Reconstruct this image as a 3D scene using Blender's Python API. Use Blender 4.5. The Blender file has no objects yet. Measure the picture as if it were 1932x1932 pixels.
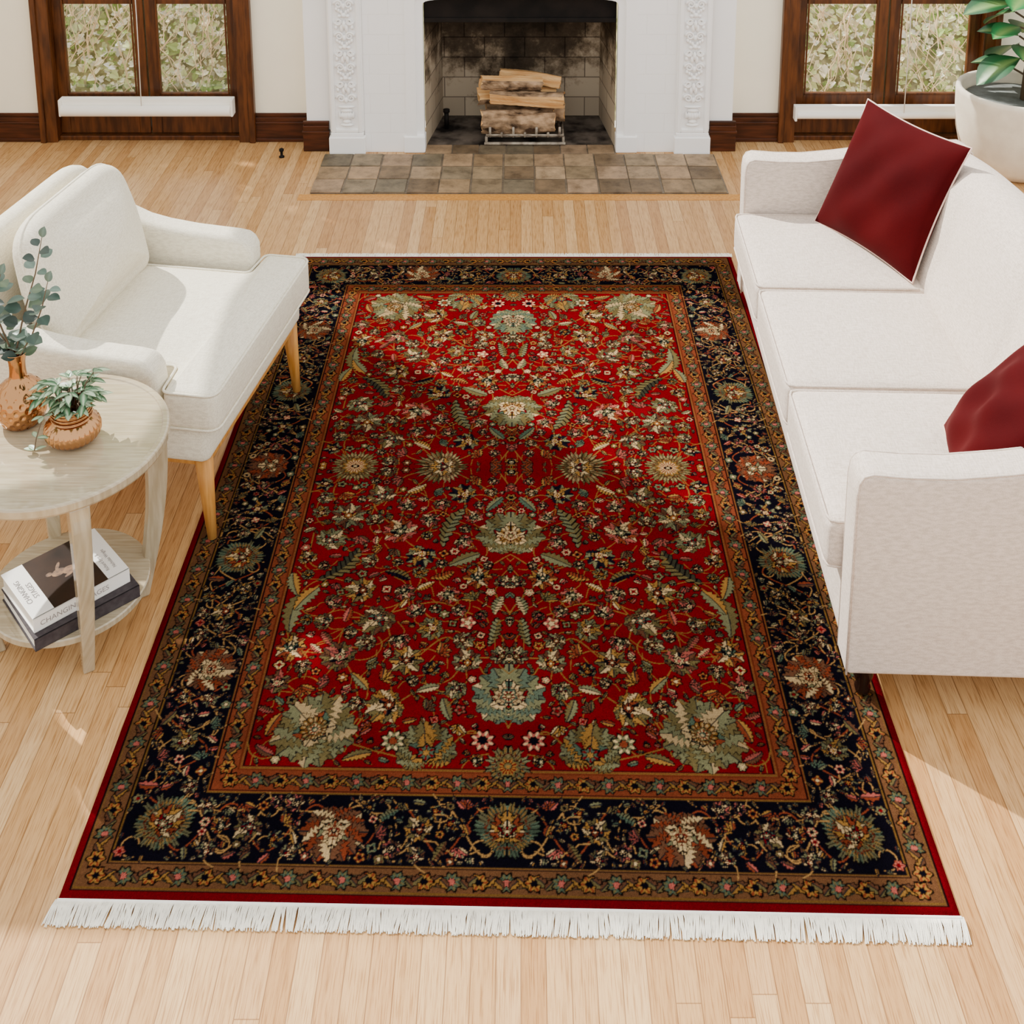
import bpy, bmesh, math, random
import numpy as np
from mathutils import Vector, Matrix, Euler
random.seed(7); rng=np.random.default_rng(7)
scene=bpy.context.scene
COL=scene.collection
def s2l(c):
    return tuple(((v/255)/12.92 if v/255<=0.04045 else (((v/255)+0.055)/1.055)**2.4) for v in c)
# ---------------------------------------------------------------- materials
def newmat(name):
    m=bpy.data.materials.new(name); m.use_nodes=True
    nt=m.node_tree; b=nt.nodes['Principled BSDF']
    return m,nt,b
def N(nt,t,**k):
    n=nt.nodes.new(t)
    for a,v in k.items(): setattr(n,a,v)
    return n
def mth(nt,op,a,b=None,c=None):
    n=nt.nodes.new('ShaderNodeMath'); n.operation=op
    for i,v in enumerate((a,b,c)):
        if v is None: continue
        if isinstance(v,(int,float)): n.inputs[i].default_value=v
        else: nt.links.new(v,n.inputs[i])
    return n.outputs[0]
def ramp(nt,fac,stops):
    r=nt.nodes.new('ShaderNodeValToRGB'); e=r.color_ramp.elements
    while len(e)>1: e.remove(e[-1])
    e[0].position=stops[0][0]; e[0].color=(*stops[0][1],1)
    for p,c in stops[1:]:
        x=e.new(p); x.color=(*c,1)
    nt.links.new(fac,r.inputs[0]); return r.outputs[0]
def noise(nt,scale,detail=3,vec=None,rough=.5):
    n=nt.nodes.new('ShaderNodeTexNoise'); n.inputs['Scale'].default_value=scale
    n.inputs['Detail'].default_value=detail; n.inputs['Roughness'].default_value=rough
    if vec is not None: nt.links.new(vec,n.inputs['Vector'])
    return n.outputs['Fac']
def mapping(nt,sc,rot=(0,0,0),coord='Object'):
    t=nt.nodes.new('ShaderNodeTexCoord'); m=nt.nodes.new('ShaderNodeMapping')
    m.inputs['Scale'].default_value=sc; m.inputs['Rotation'].default_value=rot
    nt.links.new(t.outputs[coord],m.inputs['Vector']); return m.outputs[0]
def bump(nt,b,h,strength=.3,dist=.002):
    n=nt.nodes.new('ShaderNodeBump'); n.inputs['Strength'].default_value=strength; n.inputs['Distance'].default_value=dist
    nt.links.new(h,n.inputs['Height']); nt.links.new(n.outputs[0],b.inputs['Normal'])
def mixmul(nt,a,b_,f=1):
    mx=N(nt,'ShaderNodeMix',data_type='RGBA',blend_type='MULTIPLY'); mx.inputs[0].default_value=f
    nt.links.new(a,mx.inputs[6]); nt.links.new(b_,mx.inputs[7]); return mx.outputs[2]
def simple(name,c,rough=.6,metal=0,var=.12,vs=8,bs=None,bstr=.2,bd=.002,c2=None,sc=(1,1,1),sheen=0,spec=.5):
    m,nt,b=newmat(name); c=s2l(c)
    c2=s2l(c2) if c2 else tuple(x*(1-var) for x in c)
    f=noise(nt,vs,4,mapping(nt,sc))
    nt.links.new(ramp(nt,f,[(.35,c2),(.65,c)]),b.inputs['Base Color'])
    b.inputs['Roughness'].default_value=rough; b.inputs['Metallic'].default_value=metal; b.inputs['Specular IOR Level'].default_value=spec
    if sheen: b.inputs['Sheen Weight'].default_value=sheen; b.inputs['Sheen Tint'].default_value=(.8,.25,.25,1); b.inputs['Sheen Roughness'].default_value=.35
    if bs: bump(nt,b,noise(nt,bs,3,mapping(nt,sc)),bstr,bd)
    return m
def fabric(name,c,c2,scale=420,st=.3):
    m,nt,b=newmat(name)
    v=mapping(nt,(1,1,1)); f1=noise(nt,scale,2,mapping(nt,(1,.10,1))); f2=noise(nt,scale,2,mapping(nt,(.10,1,.3)))
    f=mth(nt,'ADD',mth(nt,'MULTIPLY',f1,.5),mth(nt,'MULTIPLY',f2,.5))
    nt.links.new(ramp(nt,f,[(.40,s2l(c2)),(.58,s2l(c))]),b.inputs['Base Color'])
    b.inputs['Roughness'].default_value=.9; b.inputs['Specular IOR Level'].default_value=.12
    big=noise(nt,4,1,v)
    h=mth(nt,'ADD',mth(nt,'MULTIPLY',f,.06),mth(nt,'MULTIPLY',big,1.4))
    bump(nt,b,h,st,.008); return m
def attrmat(name,rough=.6,bs=None,bstr=.3,bd=.001,spec=.5,attr='Col',mott=None):
    m,nt,b=newmat(name); a=N(nt,'ShaderNodeAttribute'); a.attribute_name=attr
    out=a.outputs['Color']
    if mott: out=mixmul(nt,out,ramp(nt,noise(nt,mott,5,mapping(nt,(1,1,1)),.7),[(.3,(.50,.47,.44)),(.5,(.95,.93,.9)),(.7,(1.35,1.28,1.2))]))
    nt.links.new(out,b.inputs['Base Color']); b.inputs['Roughness'].default_value=rough; b.inputs['Specular IOR Level'].default_value=spec
    if bs: bump(nt,b,noise(nt,bs,3,mapping(nt,(1,1,1))),bstr,bd)
    return m
def rugmat():
    m,nt,b=newmat('rug_pile'); a=N(nt,'ShaderNodeAttribute'); a.attribute_name='Col'
    n1=noise(nt,700,2,mapping(nt,(1,1,1))); n2=noise(nt,5,3,mapping(nt,(1,1,1)))
    o=mixmul(nt,a.outputs['Color'],ramp(nt,n1,[(.3,(.64,.64,.64)),(.6,(.98,.98,.98))]))
    o=mixmul(nt,o,ramp(nt,n2,[(.3,(.80,.80,.82)),(.7,(1.08,1.06,1.03))]))
    nt.links.new(o,b.inputs['Base Color']); b.inputs['Roughness'].default_value=1; b.inputs['Specular IOR Level'].default_value=0
    bump(nt,b,mth(nt,'ADD',n1,mth(nt,'MULTIPLY',noise(nt,60,3,mapping(nt,(1,1,1))),2)),.5,.003); return m

def floor_mat():
    m,nt,b=newmat('oak_strip_floor')
    t=N(nt,'ShaderNodeTexCoord'); s=N(nt,'ShaderNodeSeparateXYZ'); nt.links.new(t.outputs['Object'],s.inputs[0])
    x,y=s.outputs[0],s.outputs[1]
    W=.049
    xs=mth(nt,'DIVIDE',x,W); i=mth(nt,'FLOOR',xs); fx=mth(nt,'FRACT',xs)
    w1=N(nt,'ShaderNodeTexWhiteNoise',noise_dimensions='1D'); nt.links.new(i,w1.inputs['W'])
    ys=mth(nt,'ADD',mth(nt,'DIVIDE',y,1.45),mth(nt,'MULTIPLY',w1.outputs['Value'],7.3)); j=mth(nt,'FLOOR',ys); fy=mth(nt,'FRACT',ys)
    cb=N(nt,'ShaderNodeCombineXYZ'); nt.links.new(i,cb.inputs[0]); nt.links.new(j,cb.inputs[1])
    w2=N(nt,'ShaderNodeTexWhiteNoise',noise_dimensions='2D'); nt.links.new(cb.outputs[0],w2.inputs['Vector'])
    base=ramp(nt,w2.outputs['Value'],[(0,s2l((184,136,84))),(.25,s2l((196,151,98))),(.55,s2l((206,163,110))),(.85,s2l((214,174,122))),(1,s2l((190,142,90)))])
    off=N(nt,'ShaderNodeCombineXYZ'); nt.links.new(mth(nt,'MULTIPLY',w2.outputs['Value'],50),off.inputs[1]); nt.links.new(mth(nt,'MULTIPLY',w2.outputs['Value'],20),off.inputs[0])
    va=N(nt,'ShaderNodeVectorMath',operation='ADD'); nt.links.new(t.outputs['Object'],va.inputs[0]); nt.links.new(off.outputs[0],va.inputs[1])
    mp=N(nt,'ShaderNodeMapping'); mp.inputs['Scale'].default_value=(110,5,1); nt.links.new(va.outputs[0],mp.inputs[0])
    g=noise(nt,1,6,mp.outputs[0],.7)
    mp2=N(nt,'ShaderNodeMapping'); mp2.inputs['Scale'].default_value=(420,14,1); nt.links.new(va.outputs[0],mp2.inputs[0])
    g2=noise(nt,1,3,mp2.outputs[0])
    gr=ramp(nt,g,[(.32,(.66,.57,.48)),(.5,(.96,.95,.93)),(.8,(1.03,1.03,1.03))])
    gr2=ramp(nt,g2,[(.36,(.64,.55,.46)),(.5,(1,1,1))])
    o1=mixmul(nt,mixmul(nt,base,gr,.8),gr2,.85)
    ex=mth(nt,'MINIMUM',fx,mth(nt,'SUBTRACT',1,fx)); ex=mth(nt,'LESS_THAN',ex,.024)
    ey=mth(nt,'LESS_THAN',mth(nt,'MINIMUM',fy,mth(nt,'SUBTRACT',1,fy)),.0008)
    e=mth(nt,'MAXIMUM',ex,ey)
    m3=N(nt,'ShaderNodeMix',data_type='RGBA'); nt.links.new(mth(nt,'MULTIPLY',e,.6),m3.inputs[0]); nt.links.new(o1,m3.inputs[6]); m3.inputs[7].default_value=(*s2l((104,64,32)),1)
    nt.links.new(m3.outputs[2],b.inputs['Base Color'])
    b.inputs['Roughness'].default_value=.26; b.inputs['Specular IOR Level'].default_value=.3
    bump(nt,b,mth(nt,'SUBTRACT',mth(nt,'MULTIPLY',g2,.2),e),.2,.001)
    return m
M={}
M['floor']=floor_mat()
M['wall']=simple('cream_plaster',(253,246,224),.85,var=.02,bs=60,bstr=.1)
M['white']=simple('white_painted_masonry',(254,253,251),.6,var=.02,bs=40,bstr=.12)
M['wood']=simple('dark_stained_wood',(98,54,22),.35,c2=(60,30,11),vs=6,sc=(8,8,1),bs=30,bstr=.1,spec=.3)
M['base']=simple('dark_baseboard_wood',(80,39,18),.4,c2=(50,23,9),vs=6,sc=(1,1,10),spec=.25)
M['oak']=simple('honey_oak',(206,148,74),.45,c2=(180,120,52),vs=14,sc=(6,6,.6),spec=.3)
M['wash']=simple('whitewashed_oak',(184,170,142),.09,c2=(164,148,118),vs=10,sc=(1.2,16,1),spec=.8)
M['sofa']=fabric('oatmeal_linen',(221,206,193),(194,179,165),460,.2)
M['chair']=fabric('cream_wool_fabric',(234,227,207),(212,203,182),500,.22)
M['red']=simple('burgundy_velvet',(64,2,5),.8,c2=(54,1,4),vs=4,bs=260,bstr=.15,spec=.06,sheen=.12)
M['pipe']=simple('pale_pink_piping',(230,196,180),.8)
M['darkleg']=simple('ebonised_wood',(30,14,9),.25)
M['copper']=simple('rose_gold_metal',(186,138,94),.14,1,var=.08)
M['hammer']=simple('hammered_copper',(180,130,86),.12,1,var=.08)
M['iron']=simple('ashy_iron',(180,168,150),.7,.2,c2=(110,98,86),vs=30,bs=60)
M['black']=simple('sooty_steel',(28,23,20),.7,c2=(13,11,10),vs=10,bs=40,spec=.15)
M['concrete']=simple('cream_concrete',(240,230,208),.85,c2=(228,216,194),vs=12,bs=90,bstr=.2)
M['soil']=simple('grey_liner',(120,125,122),.8,c2=(95,98,94),vs=20,bs=50,bd=.01)
M['fringe']=simple('white_cotton_fringe',(252,248,236),.9,var=.1,vs=60)
M['blind']=simple('white_blind_fabric',(252,248,238),.7,var=.03)
M['cord']=simple('white_cord',(235,230,220),.7)
M['paper']=simple('book_page_paper',(240,236,224),.8,var=.12,vs=5,sc=(1,1,160))
M['cover']=simple('white_book_jacket',(243,241,234),.35,var=.02)
M['brown']=simple('dark_brown_print',(46,28,18),.3,c2=(24,14,9),vs=12,spec=.3)
M['skin']=simple('sepia_print',(128,92,56),.4,c2=(70,44,26),vs=70)
M['grey']=simple('charcoal_cloth_cover',(70,64,66),.7,c2=(56,50,53),vs=60,spec=.2)
M['ink']=simple('grey_ink',(110,104,104),.6)
M['lightink']=simple('pale_ink',(150,142,138),.6)
M['leaf']=attrmat('leaf_surface',.4,spec=.4)
M['hedgeleaf']=attrmat('ivy_leaves',.8,spec=.1)
M['tile']=attrmat('slate_tile',.55,bs=45,bstr=.5,bd=.004,spec=.3,mott=14)
M['rug']=rugmat()
M['cutwood']=simple('cut_log_wood',(236,192,132),.8,c2=(206,150,92),vs=6,sc=(1,10,10),bs=30,bstr=.5,bd=.004,spec=.1)
M['bark']=simple('log_bark',(186,154,120),.9,c2=(62,46,34),vs=20,sc=(.6,1,1),bs=24,bstr=1,bd=.012,spec=.1)
M['stem']=simple('brown_stem',(96,78,56),.7)
M['twigs']=simple('pale_twigs',(226,194,152),.8)
M['twig']=simple('dry_ivy_bank',(220,212,164),.9,c2=(120,124,74),vs=16,bs=20,bd=.02)
M['ground']=simple('patio_ground',(235,228,215),.9)
M['ash']=simple('ash_floor',(104,94,84),.95,c2=(28,24,22),vs=9,bs=50,spec=.1)
m,nt,b=newmat('window_glass'); tr=N(nt,'ShaderNodeBsdfTransparent'); gl=N(nt,'ShaderNodeBsdfGlossy'); gl.inputs['Roughness'].default_value=.02
mx=N(nt,'ShaderNodeMixShader'); mx.inputs[0].default_value=.05; nt.links.new(tr.outputs[0],mx.inputs[1]); nt.links.new(gl.outputs[0],mx.inputs[2]); nt.links.new(mx.outputs[0],nt.nodes['Material Output'].inputs[0]); M['glass']=m
def brickmat(name,c1,c2,mort,rw,rh,soot=False,ms=.0035):
    m,nt,b=newmat(name); t=N(nt,'ShaderNodeTexCoord'); s=N(nt,'ShaderNodeSeparateXYZ'); nt.links.new(t.outputs['Object'],s.inputs[0])
    c=N(nt,'ShaderNodeCombineXYZ'); nt.links.new(mth(nt,'ADD',s.outputs[0],mth(nt,'MULTIPLY',s.outputs[1],1.0)),c.inputs[0]); nt.links.new(s.outputs[2],c.inputs[1])
    br=N(nt,'ShaderNodeTexBrick'); nt.links.new(c.outputs[0],br.inputs['Vector'])
    br.inputs['Scale'].default_value=1; br.inputs['Brick Width'].default_value=rw; br.inputs['Row Height'].default_value=rh; br.inputs['Mortar Size'].default_value=ms
    br.inputs['Color1'].default_value=(*s2l(c1),1); br.inputs['Color2'].default_value=(*s2l(c2),1); br.inputs['Mortar'].default_value=(*s2l(mort),1)
    out=br.outputs['Color']
    if soot:
        nz=noise(nt,7,6,mapping(nt,(1,1,1)),.7)
        f=mth(nt,'ADD',mth(nt,'MULTIPLY',s.outputs[2],2.0),mth(nt,'MULTIPLY',mth(nt,'SUBTRACT',nz,.5),2.2))
        ax=mth(nt,'ABSOLUTE',s.outputs[0]); f=mth(nt,'SUBTRACT',f,mth(nt,'MULTIPLY',ax,1.35))
        r=ramp(nt,f,[(-0.0,(.95,.93,.9)),(.28,(.42,.38,.34)),(.5,(.14,.12,.105)),(1,(.045,.04,.036))])
        out=mixmul(nt,out,r); b.inputs['Specular IOR Level'].default_value=.1
    nt.links.new(out,b.inputs['Base Color']); b.inputs['Roughness'].default_value=.8
    bump(nt,b,mth(nt,'SUBTRACT',1,br.outputs['Fac']),.35,.003); return m
M['surround']=brickmat('white_painted_block',(254,253,251),(253,252,250),(247,246,243),.20,.105,ms=.0025)
M['firebrick']=brickmat('sooty_firebrick',(190,176,154),(164,150,130),(112,100,88),.22,.115,True,.003)

# ---------------------------------------------------------------- mesh builder
class MB:
    def __init__(s): s.v=[]; s.f=[]; s.mi=[]; s.c=[]; s.cur=0; s.col=(1,1,1); s.xf=None
    def addv(s,p,c=None):
        p=Vector(p)
        if s.xf is not None: p=s.xf@p
        s.v.append(tuple(p)); s.c.append(c if c else s.col); return len(s.v)-1
    def addf(s,f): s.f.append(tuple(f)); s.mi.append(s.cur)
    def box(s,x0,x1,y0,y1,z0,z1,mat=None):
        mm=mat if mat is not None else Matrix()
        i=[s.addv(mm@Vector(p)) for p in ((x0,y0,z0),(x1,y0,z0),(x1,y1,z0),(x0,y1,z0),(x0,y0,z1),(x1,y0,z1),(x1,y1,z1),(x0,y1,z1))]
        for f in ((0,3,2,1),(4,5,6,7),(0,1,5,4),(1,2,6,5),(2,3,7,6),(3,0,4,7)): s.addf([i[k] for k in f])
    def tube(s,pts,rad,n=8,cap=True,closed=False):
        pts=[Vector(p) for p in pts]; m=len(pts)
        if isinstance(rad,(int,float)): rad=[rad]*m
        rings=[]; prev=None
        for k,p in enumerate(pts):
            if closed: t=pts[(k+1)%m]-pts[k-1]
            else: t=pts[min(k+1,m-1)]-pts[max(k-1,0)]
            if t.length<1e-9: t=Vector((0,0,1))
            t.normalize()
            if prev is None:
                a=Vector((0,0,1)) if abs(t.z)<.9 else Vector((1,0,0)); u=t.cross(a).normalized()
            else:
                u=prev-t*prev.dot(t)
                u=u.normalized() if u.length>1e-6 else t.orthogonal().normalized()
            prev=u; w=t.cross(u)
            rings.append([s.addv(p+(u*math.cos(2*math.pi*j/n)+w*math.sin(2*math.pi*j/n))*rad[k]) for j in range(n)])
        for k in range(m if closed else m-1):
            a=rings[k]; b=rings[(k+1)%m]
            for j in range(n): s.addf((a[j],a[(j+1)%n],b[(j+1)%n],b[j]))
        if cap and not closed: s.addf(rings[0][::-1]); s.addf(rings[-1])
    def lathe(s,prof,n=48,cx=0,cy=0,fn=None):
        rings=[]
        for (r,z) in prof:
            ring=[]
            for j in range(n):
                a=2*math.pi*j/n; rr=r*(fn(a,z) if fn else 1)
                ring.append(s.addv((cx+rr*math.cos(a),cy+rr*math.sin(a),z)))
            rings.append(ring)
        for k in range(len(rings)-1):
            a=rings[k]; b=rings[k+1]
            for j in range(n): s.addf((a[j],a[(j+1)%n],b[(j+1)%n],b[j]))
        s.addf(rings[0][::-1]); s.addf(rings[-1])
    def prism(s,poly,t0,t1,fmap):
        a=[s.addv(fmap(p[0],p[1],t0)) for p in poly]; b=[s.addv(fmap(p[0],p[1],t1)) for p in poly]; n=len(poly)
        s.addf(a[::-1]); s.addf(b)
        for i in range(n): s.addf((a[i],a[(i+1)%n],b[(i+1)%n],b[i]))
    def rbox(s,cx,cy,cz,sx,sy,sz,r,puff=0,n=10,mat=None):
        bm=bmesh.new(); bmesh.ops.create_cube(bm,size=2); bmesh.ops.subdivide_edges(bm,edges=bm.edges[:],cuts=n,use_grid_fill=True)
        h=(sx/2,sy/2,sz/2); mm=mat if mat is not None else Matrix.Translation((cx,cy,cz)); idx={}
        for v in bm.verts:
            q=[math.sin(c*math.pi/2) if abs(c)<1 else c for c in v.co]
            tg=[q[k]*h[k] for k in range(3)]; cl=[max(-(h[k]-r),min(h[k]-r,tg[k])) for k in range(3)]
            d=Vector([tg[k]-cl[k] for k in range(3)])
            if d.length>1e-9: d=d.normalized()*r
            p=Vector(cl)+d
            if puff: p.z+=puff*(1-q[0]**2)*(1-q[1]**2)*(1 if q[2]>0 else -.2)*abs(q[2]); 
            idx[v.index]=s.addv(mm@p)
        for f in bm.faces: s.addf([idx[v.index] for v in f.verts])
        bm.free()
    def outline(s,pts,ctr,thick,r,puff,fmap,inner=8,sides=3):
        n=len(pts); P=[Vector((p[0],p[1])) for p in pts]; C=Vector(ctr)
        nor=[]
        for i in range(n):
            t=(P[(i+1)%n]-P[i-1]); nn=Vector((t.y,-t.x)); nn.normalize(); nor.append(nn)
        lev=[]
        h=thick/2
        for k in range(7):
            a=math.pi/2*k/6; lev.append((('o',r*(1-math.sin(a))),h-r+r*math.cos(a)))
        seq=[]
        for k in range(inner-1,0,-1):
            sc=1-k/inner; seq.append((sc,r,h+puff*(1-sc**2)))
        rings=[]
        def ring(sc,off,z): return [s.addv(fmap(*( (C+(P[i]-nor[i]*off-C)*sc)),z)) for i in range(n)]
        ct=s.addv(fmap(C.x,C.y,h+puff))
        for sc,off,z in seq: rings.append(ring(sc,off,z))
        for (o,z) in [(l[0][1],l[1]) for l in lev]: rings.append(ring(1,o,z))
        for (o,z) in [(l[0][1],-l[1]) for l in lev[::-1]]: rings.append(ring(1,o,z))
        for sc,off,z in seq[::-1]: rings.append(ring(sc,off,-z))
        cb=s.addv(fmap(C.x,C.y,-h-puff))
        for i in range(n): s.addf((ct,rings[0][i],rings[0][(i+1)%n]))
        for k in range(len(rings)-1):
            a=rings[k]; b=rings[k+1]
            for i in range(n): s.addf((a[i],b[i],b[(i+1)%n],a[(i+1)%n]))
        for i in range(n): s.addf((cb,rings[-1][(i+1)%n],rings[-1][i]))
    def leaf(s,base,d,up,L,W,cm,ce,cs=None,curl=.15,shape=1.0,nu=7,fold=.15):
        d=Vector(d).normalized(); up=Vector(up); side=d.cross(up)
        if side.length<1e-5: side=d.orthogonal()
        side.normalize(); up=side.cross(d).normalized(); base=Vector(base); g=[]
        for i in range(nu):
            t=i/(nu-1); w=W/2*(math.sin(math.pi*t**shape)**.75 if 0<t<1 else .02)
            row=[]
            for j,k in enumerate((-1,-.5,0,.5,1)):
                p=base+d*(L*t)+side*(k*w)+up*(abs(k)*w*fold*2-curl*L*t*t)
                c=cm if k==0 else (cs if (cs and abs(k)==.5) else ce)
                row.append(s.addv(p,c))
            g.append(row)
        for i in range(nu-1):
            for j in range(4): s.addf((g[i][j],g[i][j+1],g[i+1][j+1],g[i+1][j]))
    def obj(s,name,parent=None,mat=None,smooth=False,bevel=0,seg=2,top=None,colors=False,weld=False):
        me=bpy.data.meshes.new(name); me.from_pydata(s.v,[],s.f)
        mats=mat if isinstance(mat,list) else [mat]
        for q in mats: me.materials.append(q)
        me.polygons.foreach_set('material_index',s.mi)
        if smooth: me.polygons.foreach_set('use_smooth',[True]*len(me.polygons))
        if colors:
            a=me.color_attributes.new('Col','FLOAT_COLOR','POINT'); a.data.foreach_set('color',[x for c in s.c for x in (*c,1)])
        bm=bmesh.new(); bm.from_mesh(me)
        if not colors: bmesh.ops.recalc_face_normals(bm,faces=bm.faces[:])
        bm.to_mesh(me); bm.free()
        o=bpy.data.objects.new(name,me); COL.objects.link(o)
        if parent: o.parent=parent
        if bevel:
            bv=o.modifiers.new('bevel','BEVEL'); bv.width=bevel; bv.segments=seg; bv.limit_method='ANGLE'
        if top: props(o,*top)
        return o
def props(o,label,cat,group=None):
    o['label']=label; o['category']=cat
    if group: o['group']=group
def empty(name,loc,rotz=0,label=None,cat=None,group=None):
    o=bpy.data.objects.new(name,None); o.empty_display_size=.1; COL.objects.link(o); o.location=loc; o.rotation_euler=(0,0,rotz)
    if label: props(o,label,cat,group)
    return o
def struct(o,label=None):
    o['kind']='structure'
    if label: o['label']=label
    return o
def boxes(name,lst,mat,parent=None,bevel=0,seg=2):
    mb=MB()
    for b in lst: mb.box(*b)
    return mb.obj(name,parent,mat,bevel=bevel,seg=seg)
def dens(prof,k=6):
    out=[]
    P=[Vector(p) for p in prof]; n=len(P)
    for i in range(n-1):
        p0,p1,p2,p3=P[max(i-1,0)],P[i],P[i+1],P[min(i+2,n-1)]
        for q in range(k):
            t=q/k; v=.5*((2*p1)+(p2-p0)*t+(2*p0-5*p1+4*p2-p3)*t*t+(-p0+3*p1-3*p2+p3)*t**3); out.append((v.x,v.y))
    out.append(tuple(P[-1])); return out

# ---------------------------------------------------------------- room shell
WY=6.02
o=boxes('floor',[(-4.2,4.2,-1.2,6.2,-.06,0)],M['floor']); struct(o,'honey oak strip floor'); o['category']='floor'
D1=(-2.50,-1.40); D2=(1.355,2.455)
H=2.4
o=boxes('wall_back',[(-4.2,D1[0],WY,WY+.15,0,H),(D1[1],-1.0,WY,WY+.15,0,H),(1.0,D2[0],WY,WY+.15,0,H),(D2[1],4.2,WY,WY+.15,0,H),(D1[0],D1[1],WY,WY+.15,2.15,H),(D2[0],D2[1],WY,WY+.15,2.15,H)],M['wall'])
struct(o,'cream plastered wall'); o['category']='wall'
o=boxes('wall_chimney',[(-1.10,-.52,5.90,6.17,0,H),(.52,1.085,5.90,6.17,0,H),(-.52,.52,5.90,6.17,.95,H)],M['white']); struct(o,'white painted chimney breast'); o['category']='wall'
XL=-3.0
bm=bmesh.new()
outer=[(6.02,0),(1.95,0),(1.95+.667*4.6,4.6),(6.02,4.6)]  # unseen wall: slanted edge and holes are shaped to place the sun patches
hole=[(4.02,2.22),(5.10,2.22),(5.58,3.08),(4.74,3.10),(4.30,3.02),(3.82,2.52)]
hole3=[(3.02,1.12),(3.40,1.12),(3.50,1.5),(3.12,1.5)]
hole4=[(5.02,.18),(5.38,.18),(5.38,.55),(5.02,.55)]
edges=[]
for lp in (outer,hole,hole3,hole4):
    vs=[bm.verts.new((XL,y,z)) for y,z in lp]
    for i in range(len(vs)): edges.append(bm.edges.new((vs[i],vs[(i+1)%len(vs)])))
bmesh.ops.triangle_fill(bm,use_beauty=True,edges=edges)
me=bpy.data.meshes.new('wall_left_sun_mask'); bm.to_mesh(me); bm.free(); me.materials.append(M['wall'])
o=bpy.data.objects.new('wall_left_sun_mask',me); COL.objects.link(o); struct(o,'unseen cream plastered side wall with openings shaped to steer sunlight'); o['category']='wall'
sd=o.modifiers.new('solid','SOLIDIFY'); sd.thickness=.04; sd.offset=0
def baseboard(name,x0,x1,y):
    mb=MB(); mb.box(x0,x1,y-.018,y,0,.135); mb.box(x0,x1,y-.024,y,.0,.02); mb.box(x0,x1,y-.012,y,.135,.155); mb.box(x0,x1,y-.026,y,.10,.112)
    o=mb.obj(name,None,M['base'],bevel=.003); struct(o,'dark stained wood baseboard'); o['category']='baseboard'
baseboard('baseboard_back',-2.98,D1[0],WY); baseboard('baseboard_back.001',D1[1],-1.10,WY)
baseboard('baseboard_back.002',1.085,D2[0],WY); baseboard('baseboard_back.003',D2[1],4.2,WY)
for nm,xa,xb in (('baseboard_chimney',-1.118,-.985),('baseboard_chimney.001',.968,1.103)):
    mb=MB(); mb.box(xa,xb,5.872,5.899,0,.14); mb.box(xa,xb,5.88,5.899,.14,.16); mb.box(xa-.004,xb+.004,5.866,5.899,.1,.112)
    if xa<0: mb.box(xa,-1.101,5.899,WY-.02,0,.14)
    else: mb.box(1.086,xb,5.899,WY-.02,0,.14)
    o=mb.obj(nm,None,M['base'],bevel=.003); struct(o,'dark stained wood baseboard'); o['category']='baseboard'
def french(name,x0,x1,low):
    e=empty(name,((x0+x1)/2,WY,0)); struct(e,'dark wood french door with divided glass panes'); e['category']='french door'
    w=(x1-x0)/2
    mb=MB(); cw=.075
    mb.box(-w,-w+cw,-.03,.12,0,2.15); mb.box(w-cw,w,-.03,.12,0,2.15); mb.box(-w+cw,w-cw,-.03,.12,2.05,2.15)
    mb.box(-w-.012,-w+.018,-.042,.0,0,2.17); mb.box(w-.018,w+.012,-.042,.0,0,2.17)
    mb.box(-w+cw,w-cw,.0,.14,-.0,.025)
    mb.obj('door_frame',e,M['wood'],bevel=.004)
    lw=w-cw
    for sgn in (-1,1):
        a,b=(-lw,-.004) if sgn<0 else (.004,lw)
        mb=MB(); so=.05
        la=a+(so if sgn<0 else .055); lb=b-(.055 if sgn<0 else so)
        mb.box(a,la,.03,.075,.03,2.04); mb.box(lb,b,.03,.075,.03,2.04); mb.box(la,lb,.03,.075,.03,.245); mb.box(la,lb,.03,.075,1.93,2.04)
        for zz in (.735,1.2,1.62): mb.box(la,lb,.035,.07,zz,zz+.025)
        mb.box(la,la+.010,.022,.03,.245,1.93); mb.box(lb-.010,lb,.022,.03,.245,1.93); mb.box(la,lb,.022,.03,.245,.255)
        leaf=mb.obj('door_leaf',e,M['wood'],bevel=.003)
        mb=MB(); mb.box(la,lb,.050,.054,.245,1.93); mb.obj('glass_pane',leaf,M['glass'])
    return e
french('door_1',*D1,0); french('door_2',*D2,0)
def blind(x0,x1,z,y,r,rz,label,cordx):
    e=empty('roller_blind',((x0+x1)/2,y,z),rz,label,'roller blind'); w=(x1-x0)/2
    mb=MB(); mb.tube([(-w,0,0),(w,0,0)],r,20); mb.obj('roller',e,M['blind'],smooth=True,bevel=.002)
    mb=MB(); mb.box(-w-.004,w+.004,r*.5,r+.02,r*.2,r+.03); mb.box(-w-.012,-w,-.012,r+.02,-.03,r+.03); mb.box(w,w+.012,-.012,r+.02,-.03,r+.03); mb.obj('headrail',e,M['blind'],bevel=.003)
    mb=MB(); mb.tube([(cordx,-.01,r),(cordx+.004,.0,.5),(cordx,.01,1.3)],.0025,6); mb.obj('cord',e,M['cord'],smooth=True)
blind(-2.375,-1.50,.195,5.945,.030,.0,'white roller blind across the bottom of a french door',-.02)
blind(1.43,2.33,.165,5.955,.018,0,'slim white roller blind at the base of a french door',.1)
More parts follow.
